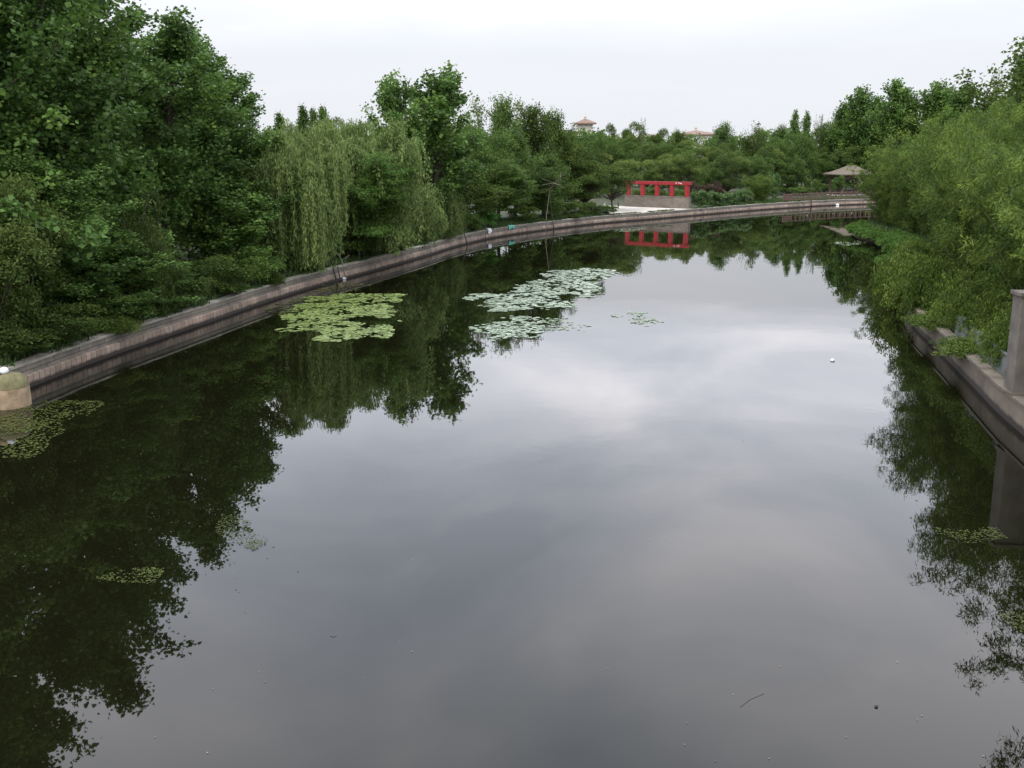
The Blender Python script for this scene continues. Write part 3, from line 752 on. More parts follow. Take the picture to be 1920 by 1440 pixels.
while s<tot-6:
    p,nn=along(path,s); q=p+nn*(6.5+rb.uniform(-.8,.8))
    if q.y>80: q.x=max(q.x, gX(1612,q.y,4)+4.5)
    if q.y>34:
        plant(['bamboo_b','bamboo_a'][n%2],'bamboo_clump',q.x,q.y,8.8+rb.uniform(-.6,.8)-(1.8 if p.y>85 else 1.0 if p.y>50 else 0),6.8,'taller yellow-green bamboo clump in the back row of the right thicket','bamboo',gbm)
    s+=4.6; n+=1
# waterside green plants below the bamboo
s=0; n=0
pb=[v for v in RB if 60<v.y<98 and v.x<40]; tb=sum((b-a).length for a,b in zip(pb[:-1],pb[1:]))
while s<tb:
    p,nn=along(pb,s)
    plant('bush_reed','waterside_plant',p.x+nn.x*.25,p.y+nn.y*.25,rb.uniform(.7,1.3),rb.uniform(2.0,3.2),'low fresh green plants spilling over the muddy shore under the bamboo','plant','waterside plants along the right bank',z=.1)
    s+=2.2; n+=1
for i_,y_ in enumerate((39,43,47.5,52,56.5)):
    c_=min(RA,key=lambda v:abs(v.y-y_))
    plant('under','hanging_shrub',c_.x+(1.2,.75,.35,.7,.7)[i_],c_.y,(2.2,2.4,2.4,2.5,2.2)[i_],(2.4,2.6,3.2,2.9,2.9)[i_],['dark drooping shrub over the water just over the far part of the right wall','second drooping shrub over the far part of the right wall, under the bamboo','drooping shrub exactly where the right wall ends, under the bamboo','fourth drooping shrub beyond the right wall, under the bamboo','farthest drooping shrub under the bamboo, next to the fresh green shore plants'][i_],'bush',z=(.5,.3,.05,.1,.1)[i_])
for i_,y_ in enumerate((29.4,31.4,33.6,35.8)):
    c_=min(RW,key=lambda v:abs(v.y-y_))
    plant('under','hanging_shrub',c_.x+1.15,c_.y,1.6,2.0,['drooping shrub over the slab wall right behind the concrete pillar','second drooping shrub over the slab wall from the pillar','third drooping shrub over the slab wall from the pillar','drooping shrub over the far end of the slab wall'][i_],'bush',z=.95)
for px,yt,D,lab in [(1835,640,33.2,'dark hanging plant draped over the right concrete ledge'),(1770,590,38.5,'green drooping plant where the right concrete wall ends')]:
    P('under','bush',px,D,yt,2.6,lab,'bush',z=.6)

# ground cover (uncountable): tufts along both banks
def tufts(name, pl, side, o0, o1, n, mat, label, hmin, hmax, seed, z=GZ, keep=None):
    r=np.random.default_rng(seed); nm=normals(pl,side)
    i=r.integers(0,len(pl)-1,n); t=r.random(n)[:,None]
    A0=np.array([(p.x,p.y) for p in pl]); N0=np.array([(q.x,q.y) for q in nm])
    base=A0[i]*(1-t)+A0[i+1]*t; off=r.uniform(o0,o1,n)[:,None]; b=base+N0[i]*off
    k=np.array([keep(x,y) for x,y in b]) if keep else np.ones(n,bool)
    b=b[k]; n=len(b); m=9
    Pp=np.repeat(np.column_stack([b,np.full(n,z)]),m,axis=0); Pp[:,:2]+=r.normal(size=(n*m,2))*.09
    A=unit(r.normal(size=(n*m,3))*np.array([.45,.45,.2])+np.array([0,0,1])); B=unit(np.cross(A,unit(r.normal(size=(n*m,3)))))
    L=r.uniform(hmin,hmax,n*m); me=leaf_mesh(name,Pp,A,B,L,L*.16+.02,np.repeat(.45+r.normal(size=n)*.2,m),mat)
    return tag(obj(name,me),label,None,None,'stuff')
seg=[p for p in LW if 15<p.y<160 and p.x<60]
inpl=lambda x,y: not (9<x<24 and 105<y<128)
tufts('undergrowth',seg,1,.5,4.5,16000,M['grass'],'grass and low weeds on the earth behind the long stone wall',.12,.4,5,keep=inpl)
tufts('undergrowth',[p for p in RA if 12<p.y<99],-1,.6,4,7000,M['grass'],'grass and low weeds under the bamboo on the right bank',.15,.45,6,z=GZ-.02)

rw_=random.Random(9)
for k_,(px,ww_,hh_,kd,lab) in enumerate([(250,1.5,.6,'under','trailing plant hanging over the left wall below the small weeping tree'),(455,1.2,.5,'bush_green','small green plant on the coping left of the first willow'),
    (520,1.3,.55,'under','trailing plant over the coping under the first willow'),(750,1.2,.5,'bush_green','small green plant on the coping below the slim knobbly poplar'),(1085,1.4,.5,'bush_green','small green plant on the coping before the dense dark tree')]):
    i_=min(range(len(LW)),key=lambda k:abs(LW[k].y-wallD(px))); q_=LW[i_]+nl[i_]*.25
    plant(kd,'trailing_plant',q_.x,q_.y,hh_,ww_,lab,'plant',z=.7)
tufts('wall_weeds',seg,1,.12,.62,2600,M['grass'],'small weeds and fallen leaves growing over the coping of the long wall',.05,.2,8,z=.76,keep=lambda x,y: mnoise.noise(Vector((x*.35,y*.35,2)))>.05)
# ------------------------------------------------------------------ pergola with brick wall and paving
pl_=gp(1171,387,GZ); pr_=gp(1291,391.5,GZ)
a=Vector(pl_); b=Vector(pr_); L=(b-a).length; d=(b-a)/L; rz=math.atan2(d.y,d.x); nb=Vector((-d.y,d.x))
c=(a+b)/2
sc=(c.y)/F
root=tag(empty('garden_pergola',(c.x,c.y,GZ+.02),rz),'bright red open frame standing on a grey brick wall by the water','pergola')
bh=1.25
def brickbox(name, x0,x1,y0,y1,z0,z1,mat,parent):
    vs=[];fs=[];uv=[]
    def quad(p,uvs): 
        n=len(vs); vs.extend(p); fs.append((n,n+1,n+2,n+3)); uv.extend(uvs)
    hx,hy,hz=x1-x0,y1-y0,z1-z0
    quad([(x0,y0,z0),(x1,y0,z0),(x1,y0,z1),(x0,y0,z1)],[(0,0),(hx,0),(hx,hz),(0,hz)])
    quad([(x1,y0,z0),(x1,y1,z0),(x1,y1,z1),(x1,y0,z1)],[(0,0),(hy,0),(hy,hz),(0,hz)])
    quad([(x1,y1,z0),(x0,y1,z0),(x0,y1,z1),(x1,y1,z1)],[(0,0),(hx,0),(hx,hz),(0,hz)])
    quad([(x0,y1,z0),(x0,y0,z0),(x0,y0,z1),(x0,y1,z1)],[(0,0),(hy,0),(hy,hz),(0,hz)])
    quad([(x0,y0,z1),(x1,y0,z1),(x1,y1,z1),(x0,y1,z1)],[(0,0),(hx,0),(hx,hy),(0,hy)])
    me=bpy.data.meshes.new(name); me.from_pydata(vs,[],fs); l=me.uv_layers.new(name='UVMap')
    for i,u in enumerate(uv): l.data[i].uv=u
    me.materials.append(mat); return obj(name,me,None,parent)
wl=brickbox('brick_wall',-L/2,L/2,0,.55,-.05,bh,M['brick'],root)
MB().box((0,.27,bh+.02),(L+.06,.62,.05),bev=.02).build('coping',M['pillar'],root)
pz0=bh+.045; ph=1.32; xs=[-L/2+.35+i*(L-.75)/4 for i in range(5)]
for x in xs: MB().box((x,.27,pz0+ph/2),(.44,.44,ph),bev=.02).build('post',M['redpaint'],root)
bm=MB().box((0,.27,pz0+ph+.18),(L+.1,.52,.36),bev=.03).build('beam',M['redpaint'],root)
mk=MB()
for x,wd,z in [(L/2-1.72,.2,.06),(L/2-1.15,.38,.03),(L/2-1.42,.1,.09)]:
    for q in range(3): mk.box((x+q*wd*.28-wd*.3,.004,pz0+ph+.18+z-.02*q),(wd*.34,.012,.07+.02*(q%2)))
mk.build('white_marks',M['whitepaint'],bm)
# paving: pale sheet in front of the pergola
def offl(px,o):
    D=wallD(px); 
    i=min(range(len(LW)),key=lambda k:abs(LW[k].y-D)+abs(proj(LW[k].x,LW[k].y,0)[0]-px)*.05)
    q=LW[i]+nl[i]*o; return (q.x,q.y)
edge=[offl(px,.465) for px in range(1150,1316,12)]
back=[gp(1318,391,GZ),(b.x+.2,b.y+.25),(b.x-.1,b.y+.1),(a.x+.1,a.y+.2),(a.x-2.2,a.y+2.6),gp(1136,379,GZ),gp(1132,384,GZ)]
sheet('paved_terrace',edge+back,GZ+.012,M['paving'],'pale concrete paving in front of the red pergola')
# bollards
for px,py,hh,lab in [(1159,389,.62,'small dark bollard on the pale paving left of the brick wall'),(1147,385.5,1.2,'thin dark post at the left edge of the paving')]:
    x,y=gp(px,py,GZ); m_=MB(); m_.tube([(0,0,0),(0,0,hh*.82),(0,0,hh*.86),(0,0,hh)],[.075,.07,.095,.06],10)
    o=m_.build('bollard',M['darkwood'],None,True); o.location=(x,y,GZ+.012); tag(o,lab,'bollard')

# ------------------------------------------------------------------ fence, path, gazebo
fpts=[(p+n*.26) for p,n in zip(LW,nl) if 1470<=proj(p.x,p.y,.8)[0]<=1720 and p.y>120]
fr=tag(empty('wooden_fence',(fpts[0].x,fpts[0].y,.775)),'brown wooden railing with close posts on the far wall by the gazebo','fence')
o0=Vector((fpts[0].x,fpts[0].y,0))
tl=sum((q-p).length for p,q in zip(fpts[:-1],fpts[1:]))
def onf(s):
    p,nn=along(fpts,s); return p
rail=MB(); pts=[(q.x-o0.x,q.y-o0.y,.92) for q in fpts]; rail.tube(pts,.05,5); rail.build('top_rail',M['fencewood'],fr)
rail=MB(); pts=[(q.x-o0.x,q.y-o0.y,.24) for q in fpts]; rail.tube(pts,.035,5); rail.build('bottom_rail',M['fencewood'],fr)
s=0;k=0
while s<min(tl,22):
    q=onf(s); MB().box((q.x-o0.x,q.y-o0.y,.51),(.13,.13,1.02),bev=.02).box((q.x-o0.x,q.y-o0.y,1.035),(.17,.17,.035)).build('post',M['fencewood'],fr)
    s+=1.0
bal=MB(); s=.12
while s<min(tl,22):
    q=onf(s); dense=s<2.1
    bal.box((q.x-o0.x,q.y-o0.y,.58),(.055 if not dense else .08,.04,.66)); s+=.12 if dense else .5
bal.build('balusters',M['fencewood'],fr)
pa=[(p+n*.47) for p,n in zip(LW,nl) if 1442<=proj(p.x,p.y,.8)[0]<=1760 and p.y>115]
pb_=[(p+n*3.4) for p,n in zip(LW,nl) if 1442<=proj(p.x,p.y,.8)[0]<=1760 and p.y>115]
sheet('path',pa+pb_[::-1],GZ+.012,M['paving'],'pale path behind the wooden fence')
q=gp(1455,372.5,GZ); o=MB().tube([(0,0,0),(0,0,1.05),(0,0,1.12)],[.09,.085,.05],10).build('bollard',M['darkwood'],None,True)
o.location=(q[0],q[1],GZ+.012); tag(o,'dark wooden bollard at the open end of the far path left of the fence','bollard')

GD=158.0; gxc=gX(1595,GD,3); ze=gz(326,GD)-GZ; za=gz(310,GD)-GZ
gzb=tag(empty('garden_gazebo',(gxc,GD,GZ),.12),'open wooden gazebo with brown hipped roof at the far bank','gazebo')
hw=3.1
rf=MB()
for i,(zz,ww) in enumerate([(0,hw)]): pass
n=10; rings=[]
for j in range(n+1):
    t=j/n; ww=hw*(1-t)+.42*t; zz=ze+(za-ze)*(t**1.0)-.12*math.sin(math.pi*t); rings.append((ww,zz))
vs=[];fs=[]
for ww,zz in rings: vs+=[(-ww,-ww,zz),(ww,-ww,zz),(ww,ww,zz),(-ww,ww,zz)]
for j in range(n):
    for k in range(4): fs.append((j*4+k,j*4+(k+1)%4,(j+1)*4+(k+1)%4,(j+1)*4+k))
fs.append(tuple(range(n*4,n*4+4))); rf.add(vs,fs)
vs=[(x*hw,y*hw,z) for z in (ze-.13,ze) for x,y in ((-1,-1),(1,-1),(1,1),(-1,1))]
rf.add(vs,[(3,2,1,0)]+[(k,(k+1)%4,(k+1)%4+4,k+4) for k in range(4)])
rf.build('roof',M['rooftile'],gzb)
for x in (-1,1):
    for y in (-1,1): MB().box((x*2.2,y*2.2,(ze-.14)/2),(.24,.24,ze-.14),bev=.02).build('post',M['fencewood'],gzb)
for y in (-1,1): MB().box((0,y*2.2,ze-.42),(4.16,.16,.26)).build('beam',M['fencewood'],gzb)
for x in (-1,1):
    bx=MB().box((x*1.6,-2.2,ze-.72),(.9,.1,.1)); bx.build('bracket',M['fencewood'],gzb)
MB().box((0,1.9,.24),(3.9,.5,.48),bev=.03).build('bench',M['fencewood'],gzb)
MB().box((0,0,.03),(5.4,5.4,.1),bev=.04).build('floor',M['paving'],gzb)

# ------------------------------------------------------------------ buildings on the skyline
def hip(mb,x,y,z0,z1,hx,hy,top=.05,ov=0):
    vs=[(x-hx,y-hy,z0),(x+hx,y-hy,z0),(x+hx,y+hy,z0),(x-hx,y+hy,z0),(x-hx*top,y-hy*top,z1),(x+hx*top,y-hy*top,z1),(x+hx*top,y+hy*top,z1),(x-hx*top,y+hy*top,z1)]
    vb=[(a_,b_,z0-.25) for a_,b_,_ in vs[:4]]
    mb.add(vs,[(4,5,6,7)]+[(k,(k+1)%4,(k+1)%4+4,k+4) for k in range(4)])
    mb.add(vb+vs[:4],[(3,2,1,0)]+[(k,(k+1)%4,(k+1)%4+4,k+4) for k in range(4)])
BD=250
bx0=gX(1094.5,BD,10)
bl=tag(empty('tower_house',(bx0,BD,GZ)),'cream house with a square lookout tower under a red hipped roof','building')
z=lambda y:gz(y,BD)-GZ
MB().box((-1,2,(z(252)-.2)/2),(8,10,z(252)-.2)).build('wall',M['cream'],bl)
m_=MB(); hip(m_,-1,2,z(252)+.06,z(246),4.6,5.8,.35); m_.build('roof',M['redroof'],bl)
tw=MB(); h0=z(246); tw.box((0,-4,z(246)/2+.5),(3.3,3.3,z(246)+1)); tw.box((0,-4,z(233.6)),(3.5,3.5,.5)); 
for x in (-1.5,-.5,.5,1.5):
    for y in (-1.5,1.5): tw.box((x,-4+y,(z(246)+1+z(233.6))/2-.1),(.28,.28,z(233.6)-z(246)-1.1))
tw.build('tower',M['cream'],bl)
for x in (-1,0,1):
    MB().box((x,-5.2,(z(246)+1+z(234))/2),(.62,.1,z(234)-z(246)-1.0)).build('window',M['glass'],bl)
for y in (-1,0,1):
    for sx_ in (-1.2,1.2): MB().box((sx_,-4+y,(z(246)+1+z(234))/2),(.1,.62,z(234)-z(246)-1.0)).build('window',M['glass'],bl)
m_=MB(); hip(m_,0,-4,z(231.6),z(224),2.45,2.45,.12); m_.build('tower_roof',M['redroof'],bl)
MB().box((0,-4,z(223)),(.42,.42,.5)).box((0,-4,z(220.3)),(.7,.7,.2)).tube([(0,-4,z(221)),(0,-4,z(213))],.035,5).build('finial',M['cream'],bl)
B2=262; bx1=gX(1304,B2,10); z=lambda y:gz(y,B2)-GZ
bl=tag(empty('red_roofed_house',(bx1,B2,GZ)),'house whose shallow red hipped roof with a finial peeks over the trees','building')
MB().box((0,0,(z(252.6))/2),(9.5,9,z(252.6))).build('wall',M['cream'],bl)
m_=MB(); hip(m_,0,0,z(252),z(244.5),5.2,5,.06); m_.build('roof',M['redroof'],bl)
MB().box((0,0,z(242.5)),(.5,.5,.6)).box((0,0,z(239.5)),(.75,.75,.25)).tube([(0,0,z(240)),(0,0,z(232))],.035,5).build('finial',M['cream'],bl)
for i in (-1,0,1): MB().box((i*2.6,-4.52,z(262)),(1.2,.1,1.3)).build('window',M['glass'],bl)
B3=240
for px,yt,ye,hw_,lab in [(1161,257,264,2.6,'low red roof showing between the tower and the egg-shaped tree'),(1213,252,263,3.4,'pale red gable roof showing right of the egg-shaped tree')]:
    z=lambda y:gz(y,B3)-GZ; X=gX(px,B3,8)
    bl=tag(empty('red_roofed_house',(X,B3,GZ)),lab,'building')
    MB().box((0,0,(z(ye)-.25)/2),(hw_*1.7,6,z(ye)-.25)).build('wall',M['cream'],bl)
    m_=MB(); hip(m_,0,0,z(ye),z(yt),hw_,3.6,.3); m_.build('roof',M['redroof'],bl)
    for i in (-.45,.45): MB().box((i*hw_,-3.02,z(ye)-1.6),(.9,.1,1.2)).build('window',M['glass'],bl)

# ------------------------------------------------------------------ right pillar and slabs
px0=gp(1890,741,.77)
pil=tag(empty('concrete_pillar',(px0[0]+.5,px0[1]+.3,.775),-.1),'tall square grey concrete pillar with a cap at the right edge','pillar')
ph=gz(556,px0[1])-.775
MB().box((0,0,ph/2),(.74,.62,ph),bev=.025).build('shaft',M['pillar'],pil)
MB().box((0,0,ph+.045),(.86,.74,.085),bev=.03).build('cap',M['pillar'],pil)
MB().box((0,0,.03),(.82,.70,.06),bev=.02).build('base',M['ledge'],pil)
slab=tag(empty('low_wall',(0,0,0)),'bluish grey low slab wall behind the ledge next to the pillar','wall')
up=[p for p in RW if 27.6<p.y<37]
ribbon('slab_face',up,-1,[(.36,.76),(.40,1.36)],M['greyslab'],slab)
ribbon('slab_top',up,-1,[(.38,1.355),(.38,1.40),(.58,1.41),(.6,.6)],M['greyslab'],slab,jit=.004)

# ------------------------------------------------------------------ boulder, float
def blob(name, rx, ry, rz_, sq, seed, mat, parent=None, cut=None, nz=28, na=40):
    vs=[];fs=[]
    lo,hi=(-math.pi/2,math.pi/2) if cut is None else cut
    for j in range(nz+1):
        f=lo+(hi-lo)*j/nz; cz_=math.copysign(abs(math.sin(f))**sq,math.sin(f)); cr_=abs(math.cos(f))**sq
        for k in range(na):
            t=2*math.pi*k/na; p=Vector((cr_*math.cos(t),cr_*math.sin(t),cz_))
            w_=1+.05*mnoise.noise(p*1.7+Vector((seed,0,0)))+.015*mnoise.noise(p*6+Vector((0,seed,0)))
            vs.append((p.x*rx*w_,p.y*ry*w_,p.z*rz_*w_))
    for j in range(nz):
        for k in range(na): fs.append((j*na+k,j*na+(k+1)%na,(j+1)*na+(k+1)%na,(j+1)*na+k))
    m_=MB(); m_.add(vs,fs); m_.add(vs[:na],[tuple(range(na))[::-1]]); m_.add(vs[-na:],[tuple(range(na))])
    return m_.build(name,mat,parent,True)
bp=gp(4,770,0)
bo=tag(empty('boulder',(bp[0]-.05,bp[1]+.6,0)),'rounded two-tone boulder standing in the water at the left edge','boulder')
blob('bare_base',.56,.55,.93,.55,3,M['stone_tan'],bo,cut=(-1.2,.42))
blob('mossy_top',.568,.558,.93,.55,3,M['stone_moss'],bo,cut=(.4,1.56))
bp2=(bp[0]+.02,bp[1]+.5,.95)
o=blob('plastic_float',.115,.115,.105,1.0,5,M['whiteplastic']); o.location=(gX(9,bp[1]+.6,1.05),bp[1]+.55,1.02); tag(o,'small white ball-shaped float resting on top of the boulder','float')
o=blob('stone',.16,.14,.13,.9,8,M['stone_tan']); o.location=(gX(-7,bp[1]+.6,1.05),bp[1]+.6,1.04); tag(o,'small brown stone on top of the boulder beside the white float','stone')

# ------------------------------------------------------------------ sticks, poles, cloths
def stick(name, pts, r0, r1, mat, label, cat, extra=()):
    m_=MB(); n=len(pts); m_.tube(pts,[r0+(r1-r0)*i/(n-1) for i in range(n)],7)
    for e_ in extra: m_.tube(e_,[r0*.6,r1*.8,r1*.4][:len(e_)],5)
    o=m_.build(name,mat,None,True); return tag(o,label,cat)
def W(px,py,D): return (gX(px,D,gz(py,D)),D,gz(py,D))
# pole frame (raised fishing net frame)
fd=wallD(1026)-2.2
nf=tag(empty('fishing_frame',(gX(1028,fd,0),fd,0)),'two thin leaning poles rising from the water to crossed sticks','fishing frame')
o_=Vector(nf.location)
def rel(p): return tuple(Vector(p)-o_)
m_=MB(); m_.tube([rel(W(1023,448,fd-.3)),rel(W(1024,410,fd-.1)),rel(W(1029,370,fd)),rel(W(1031,352,fd))],[.035,.03,.026,.02],7); m_.build('pole',M['driftwood'],nf,True)
m_=MB(); m_.tube([rel(W(1039,452,fd+.5)),rel(W(1037,415,fd+.3)),rel(W(1032,380,fd+.1)),rel(W(1031,352,fd))],[.04,.035,.03,.02],7); m_.build('pole',M['darkwood'],nf,True)
for a_,b_,rr_ in [((1024,361),(1057,327),.06),((1026,358),(1049,340),.045),((1017,347),(1040,344),.025),((1037,343),(1060,352),.028),((1029,356),(1046,346),.04),((1016,335),(1043,346),.02),((1051,334),(1052,322),.02)]:
    m_=MB(); p=Vector(rel(W(*a_,fd-.25))); q=Vector(rel(W(*b_,fd+.25))); m_.tube([p,p.lerp(q,.5)+Vector((0,0,.04)),q],[rr_,rr_*.9,rr_*.5],6); m_.build('crossed_stick',M['darkwood'] if rr_>.03 else M['driftwood'],nf,True)
wd=lambda px:wallD(px)
stick('dead_stick',[W(611,440,wd(630)-1.2),W(620,485,wd(630)-1.6),W(633,536,wd(630)-2.0)],.03,.045,M['darkwood'],'long dark dead stick leaning into the water below the layered tree','stick',
      [[W(618,478,wd(630)-1.5),W(626,465,wd(630)-1.4),W(629,452,wd(630)-1.4)]])
stick('dead_branch',[W(622,442,wd(640)+.2),W(625,465,wd(640)),W(640,486,wd(640)-.3),W(646,512,wd(640)-.6),W(650,524,wd(640)-.7)],.02,.04,M['driftwood'],'pale forked dead branch propped against the wall right of the dark stick','branch',
      [[W(641,487,wd(640)-.3),W(648,484,wd(640)-.2),W(655,478,wd(640)-.2)]])
stick('dead_stick',[W(633,500,wd(633)+.1),W(637,520,wd(633)-1.0)],.03,.04,M['darkwood'],'short dark stick between the long stick and the forked branch','stick')
stick('thin_pole',[W(911,419,wd(911)-.2),W(911,447,wd(911)-.9),W(912,470,wd(911)-1.0)],.022,.03,M['darkwood'],'thin upright dark pole at the wall left of the white cloth','pole')
stick('dead_stick',[W(866,425,wd(870)-.1),W(871,440,wd(870)-.4),W(876,459,wd(870)-1.0)],.035,.045,M['darkwood'],'short dark stick leaning on the wall left of the thin pole','stick')
stick('thin_pole',[W(1521,360,wd(1521)-.6),W(1521,390,wd(1521)-.9)],.06,.07,M['darkwood'],'upright dark pole against the far wall below the fence','pole')
def cloth(px,w_,dep,mat,label,seed,over=.28):
    D=wallD(px); i=min(range(len(LW)),key=lambda k:abs(LW[k].y-D)); p=LW[i];n=nl[i];t=Vector((n.y,-n.x)); r_=random.Random(seed)
    vs=[];fs=[]; nx,ny=14,12
    for j in range(ny+1):
        v=j/ny
        for k in range(nx+1):
            u=(k/nx-.5)*w_*(1+.15*math.sin(v*5+seed)); s_=v*(dep+over)
            wob=.03*mnoise.noise(Vector((u*5,v*5,seed)))+.02
            if s_<dep: o2,z_=(dep-s_)+.07,.785+wob+.03*abs(math.sin(u*9+seed))
            else: o2,z_=.05-.03*abs(math.sin(u*11)),.78-(s_-dep)*(1+.4*math.sin(u*4+seed))
            q=p+n*o2+t*u; vs.append((q.x,q.y,z_))
    for j in range(ny):
        for k in range(nx): a_=j*(nx+1)+k; fs.append((a_,a_+1,a_+nx+2,a_+nx+1))
    m_=MB(); m_.add(vs,fs); o=m_.build('cloth',mat,None,True); md=o.modifiers.new('t','SOLIDIFY'); md.thickness=.012
    return tag(o,label,'cloth')
cloth(920,.75,.35,M['cloth_white'],'white cloth draped over the stone wall',2)
cloth(953,.95,.3,M['cloth_teal'],'teal green cloth draped over the stone wall',4.4,.3)

# ------------------------------------------------------------------ floating plants
def inpoly(x,y,poly):
    c=False; j=len(poly)-1
    for i in range(len(poly)):
        xi,yi=poly[i];xj,yj=poly[j]
        if (yi>y)!=(yj>y) and x<(xj-xi)*(y-yi)/(yj-yi)+xi: c=not c
        j=i
    return c
def pads(name, poly, n, rad, mat, label, seed, thr=-.1, ns=(.35,.9), flat=.02, edge=.35):
    """rounded floating leaves over an area of water outlined by image points"""
    rr=random.Random(seed); wp=[gp(x,y,0) for x,y in poly]
    x0,x1=min(p[0] for p in wp),max(p[0] for p in wp); y0,y1=min(p[1] for p in wp),max(p[1] for p in wp)
    ar=.5*abs(sum(a_[0]*b_[1]-b_[0]*a_[1] for a_,b_ in zip(wp,wp[1:]+wp[:1])))
    cov={'lily_pad':1.0,'yellow_green_weed':1.3,'olive_weed':.3,'pale_submerged_weed':.32}[mat.name]
    if rad<.02: n=int(n*.45)
    sg=.6 if mat.name in('olive_weed','pale_submerged_weed') else .3
    n=min(n*2,int(cov*ar/(3.14*rad*rad*.8)))
    vs=[];fs=[];ti=[]; k=0; tries=0
    while k<n and tries<n*25:
        tries+=1; X=rr.uniform(x0,x1); Y=rr.uniform(y0,y1)
        jx=edge*1.6*mnoise.noise(Vector((X*.9,Y*.9,seed+5))); jy=edge*3*mnoise.noise(Vector((X*.7,Y*.7,seed+9)))
        if not inpoly(X+jx,Y+jy,wp): continue
        nv=mnoise.noise(Vector((X*ns[0],Y*ns[0]*.8,seed)))+.5*mnoise.noise(Vector((X*ns[1]*2,Y*ns[1]*1.4,seed+2)))
        if nv<thr+rr.gauss(0,sg): continue
        R=rad*rr.uniform(.55,1.3); az=rr.uniform(0,6.28); z_=.006+rr.random()*.02
        tx,ty=rr.gauss(0,flat*2),rr.gauss(0,flat*2); m=7; b_=len(vs)
        cup=rr.uniform(-.02,.12)*R
        vs.append((X,Y,z_))
        for q in range(m):
            t=az+.25+(6.283-.5)*q/(m-1); a_,c_=math.cos(t)*R,math.sin(t)*R
            vs.append((X+a_,Y+c_,max(.003,z_+cup+a_*tx+c_*ty)))
        for q in range(m-1): fs.append((b_,b_+1+q,b_+2+q))
        ti+= [min(1,max(0,.5+rr.gauss(0,.2)))]*(m+1); k+=1
    me=bpy.data.meshes.new(name); me.from_pydata(vs,[],fs); me.update()
    at=me.attributes.new('tint','FLOAT','POINT'); at.data.foreach_set('value',ti); me.materials.append(mat)
    return tag(obj(name,me),label,None,None,'stuff')
LN=(1.1,1.6)
pads('lily_pads',[(1010,516),(1050,506),(1100,503),(1150,507),(1163,514),(1120,526),(1045,528),(1012,522)],4200,.12,M['lily'],'farthest pale patch of lily pads in mid canal',1,-.12,LN,edge=.7)
pads('lily_pads',[(1000,528),(1060,524),(1120,528),(1125,546),(1118,560),(1060,556),(1000,548),(950,556),(955,544)],4600,.12,M['lily'],'middle pale patch of lily pads with dark gaps',2,-.02,LN,edge=.7)
pads('lily_pads',[(868,553),(920,549),(932,556),(880,564)],420,.12,M['lily'],'small thin patch of pads left of the middle patch',3,-.1,LN)
pads('lily_pads',[(895,570),(930,552),(985,545),(1040,548),(1076,566),(1060,582),(1000,584),(930,585)],4600,.11,M['lily'],'wide pale patch of pads in the middle of the canal below the farthest one',4,-.06,LN,edge=.7)
pads('lily_pads',[(882,622),(930,604),(960,594),(1010,593),(1020,610),(1015,628),(990,640),(930,636)],2100,.095,M['lily'],'nearest loose patch of pale pads with reflections between',5,.02,LN,edge=.6)
pads('submerged_weed',[(1010,596),(1060,596),(1108,612),(1085,622),(1015,616)],650,.08,M['sunk'],'faint pale weed right of the nearest pad patch',6,.0,LN,edge=.5)
pads('submerged_weed',[(1145,590),(1190,585),(1235,594),(1255,606),(1215,612),(1175,602)],650,.07,M['sunk'],'isolated faint weed patch on the bright water',7,.02,LN,edge=.4)
pads('floating_weed',[(570,557),(610,552),(690,551),(745,553),(765,558),(735,567),(640,566),(580,568)],6500,.1,M['weed'],'dense yellow-green weed mat at the top of the left patch',8,-.3,LN,edge=.5)
pads('floating_weed',[(520,595),(560,572),(620,566),(735,568),(742,588),(690,600),(600,604),(545,606)],7500,.085,M['weed'],'broken yellow-green weed in the middle of the left patch',9,-.03,LN,edge=.8)
pads('floating_weed',[(495,622),(560,608),(600,602),(740,612),(742,618),(730,633),(650,634),(600,641),(580,636),(545,620)],6500,.08,M['weed'],'ragged yellow-green weed at the near end of the left patch',10,-.12,LN,edge=.8)
pads('floating_weed',[(600,536),(630,530),(680,533),(690,542),(640,546),(600,547)],2000,.09,M['darkweed'],'dull green weed against the wall by the dead sticks',11,-.05,LN,edge=.6)
pads('floating_weed',[(500,575),(560,560),(600,550),(620,560),(550,590),(505,600)],1600,.08,M['darkweed'],'thin dull weed drifting between wall and left patch',12,.12,LN,edge=.6)
pads('floating_weed',[(-120,800),(0,778),(60,757),(150,752),(205,762),(130,795),(110,830),(60,855),(-120,880)],4200,.03,M['darkweed'],'olive green weed floating around the boulder',13,.17,ns=(1.3,3.2),edge=.3)
pads('floating_weed',[(-100,785),(50,780),(85,795),(70,812),(-100,822)],2200,.032,M['darkweed'],'thicker green weed just below the boulder',14,.0,ns=(1.3,3),edge=.3)
pads('floating_weed',[(1880,1150),(1960,1150),(1960,1200),(1905,1185)],500,.014,M['darkweed'],'small green weed patch at the lower right edge',15,.05,ns=(3,6),edge=.1)
pads('floating_weed',[(1730,985),(1790,990),(1880,1000),(1890,1022),(1820,1020),(1760,1005)],420,.016,M['darkweed'],'pale scum line under the right wall reflection',16,.22,ns=(2,5),edge=.25)
pads('floating_weed',[(410,965),(480,975),(505,1010),(470,1035),(430,1015),(400,985)],560,.014,M['darkweed'],'pale scum among the tree reflections on the left',17,.2,ns=(2,5),edge=.25)
pads('floating_weed',[(185,1080),(250,1066),(310,1070),(290,1095),(210,1098)],420,.013,M['darkweed'],'smaller pale scum low among the left reflections',18,.2,ns=(2,5),edge=.2)
pads('floating_weed',[(1560,455),(1625,452),(1620,458),(1575,461)],200,.08,M['sunk'],'pale scum at the far tip of the right bank',19,.2,ns=(1.2,2),edge=.4)
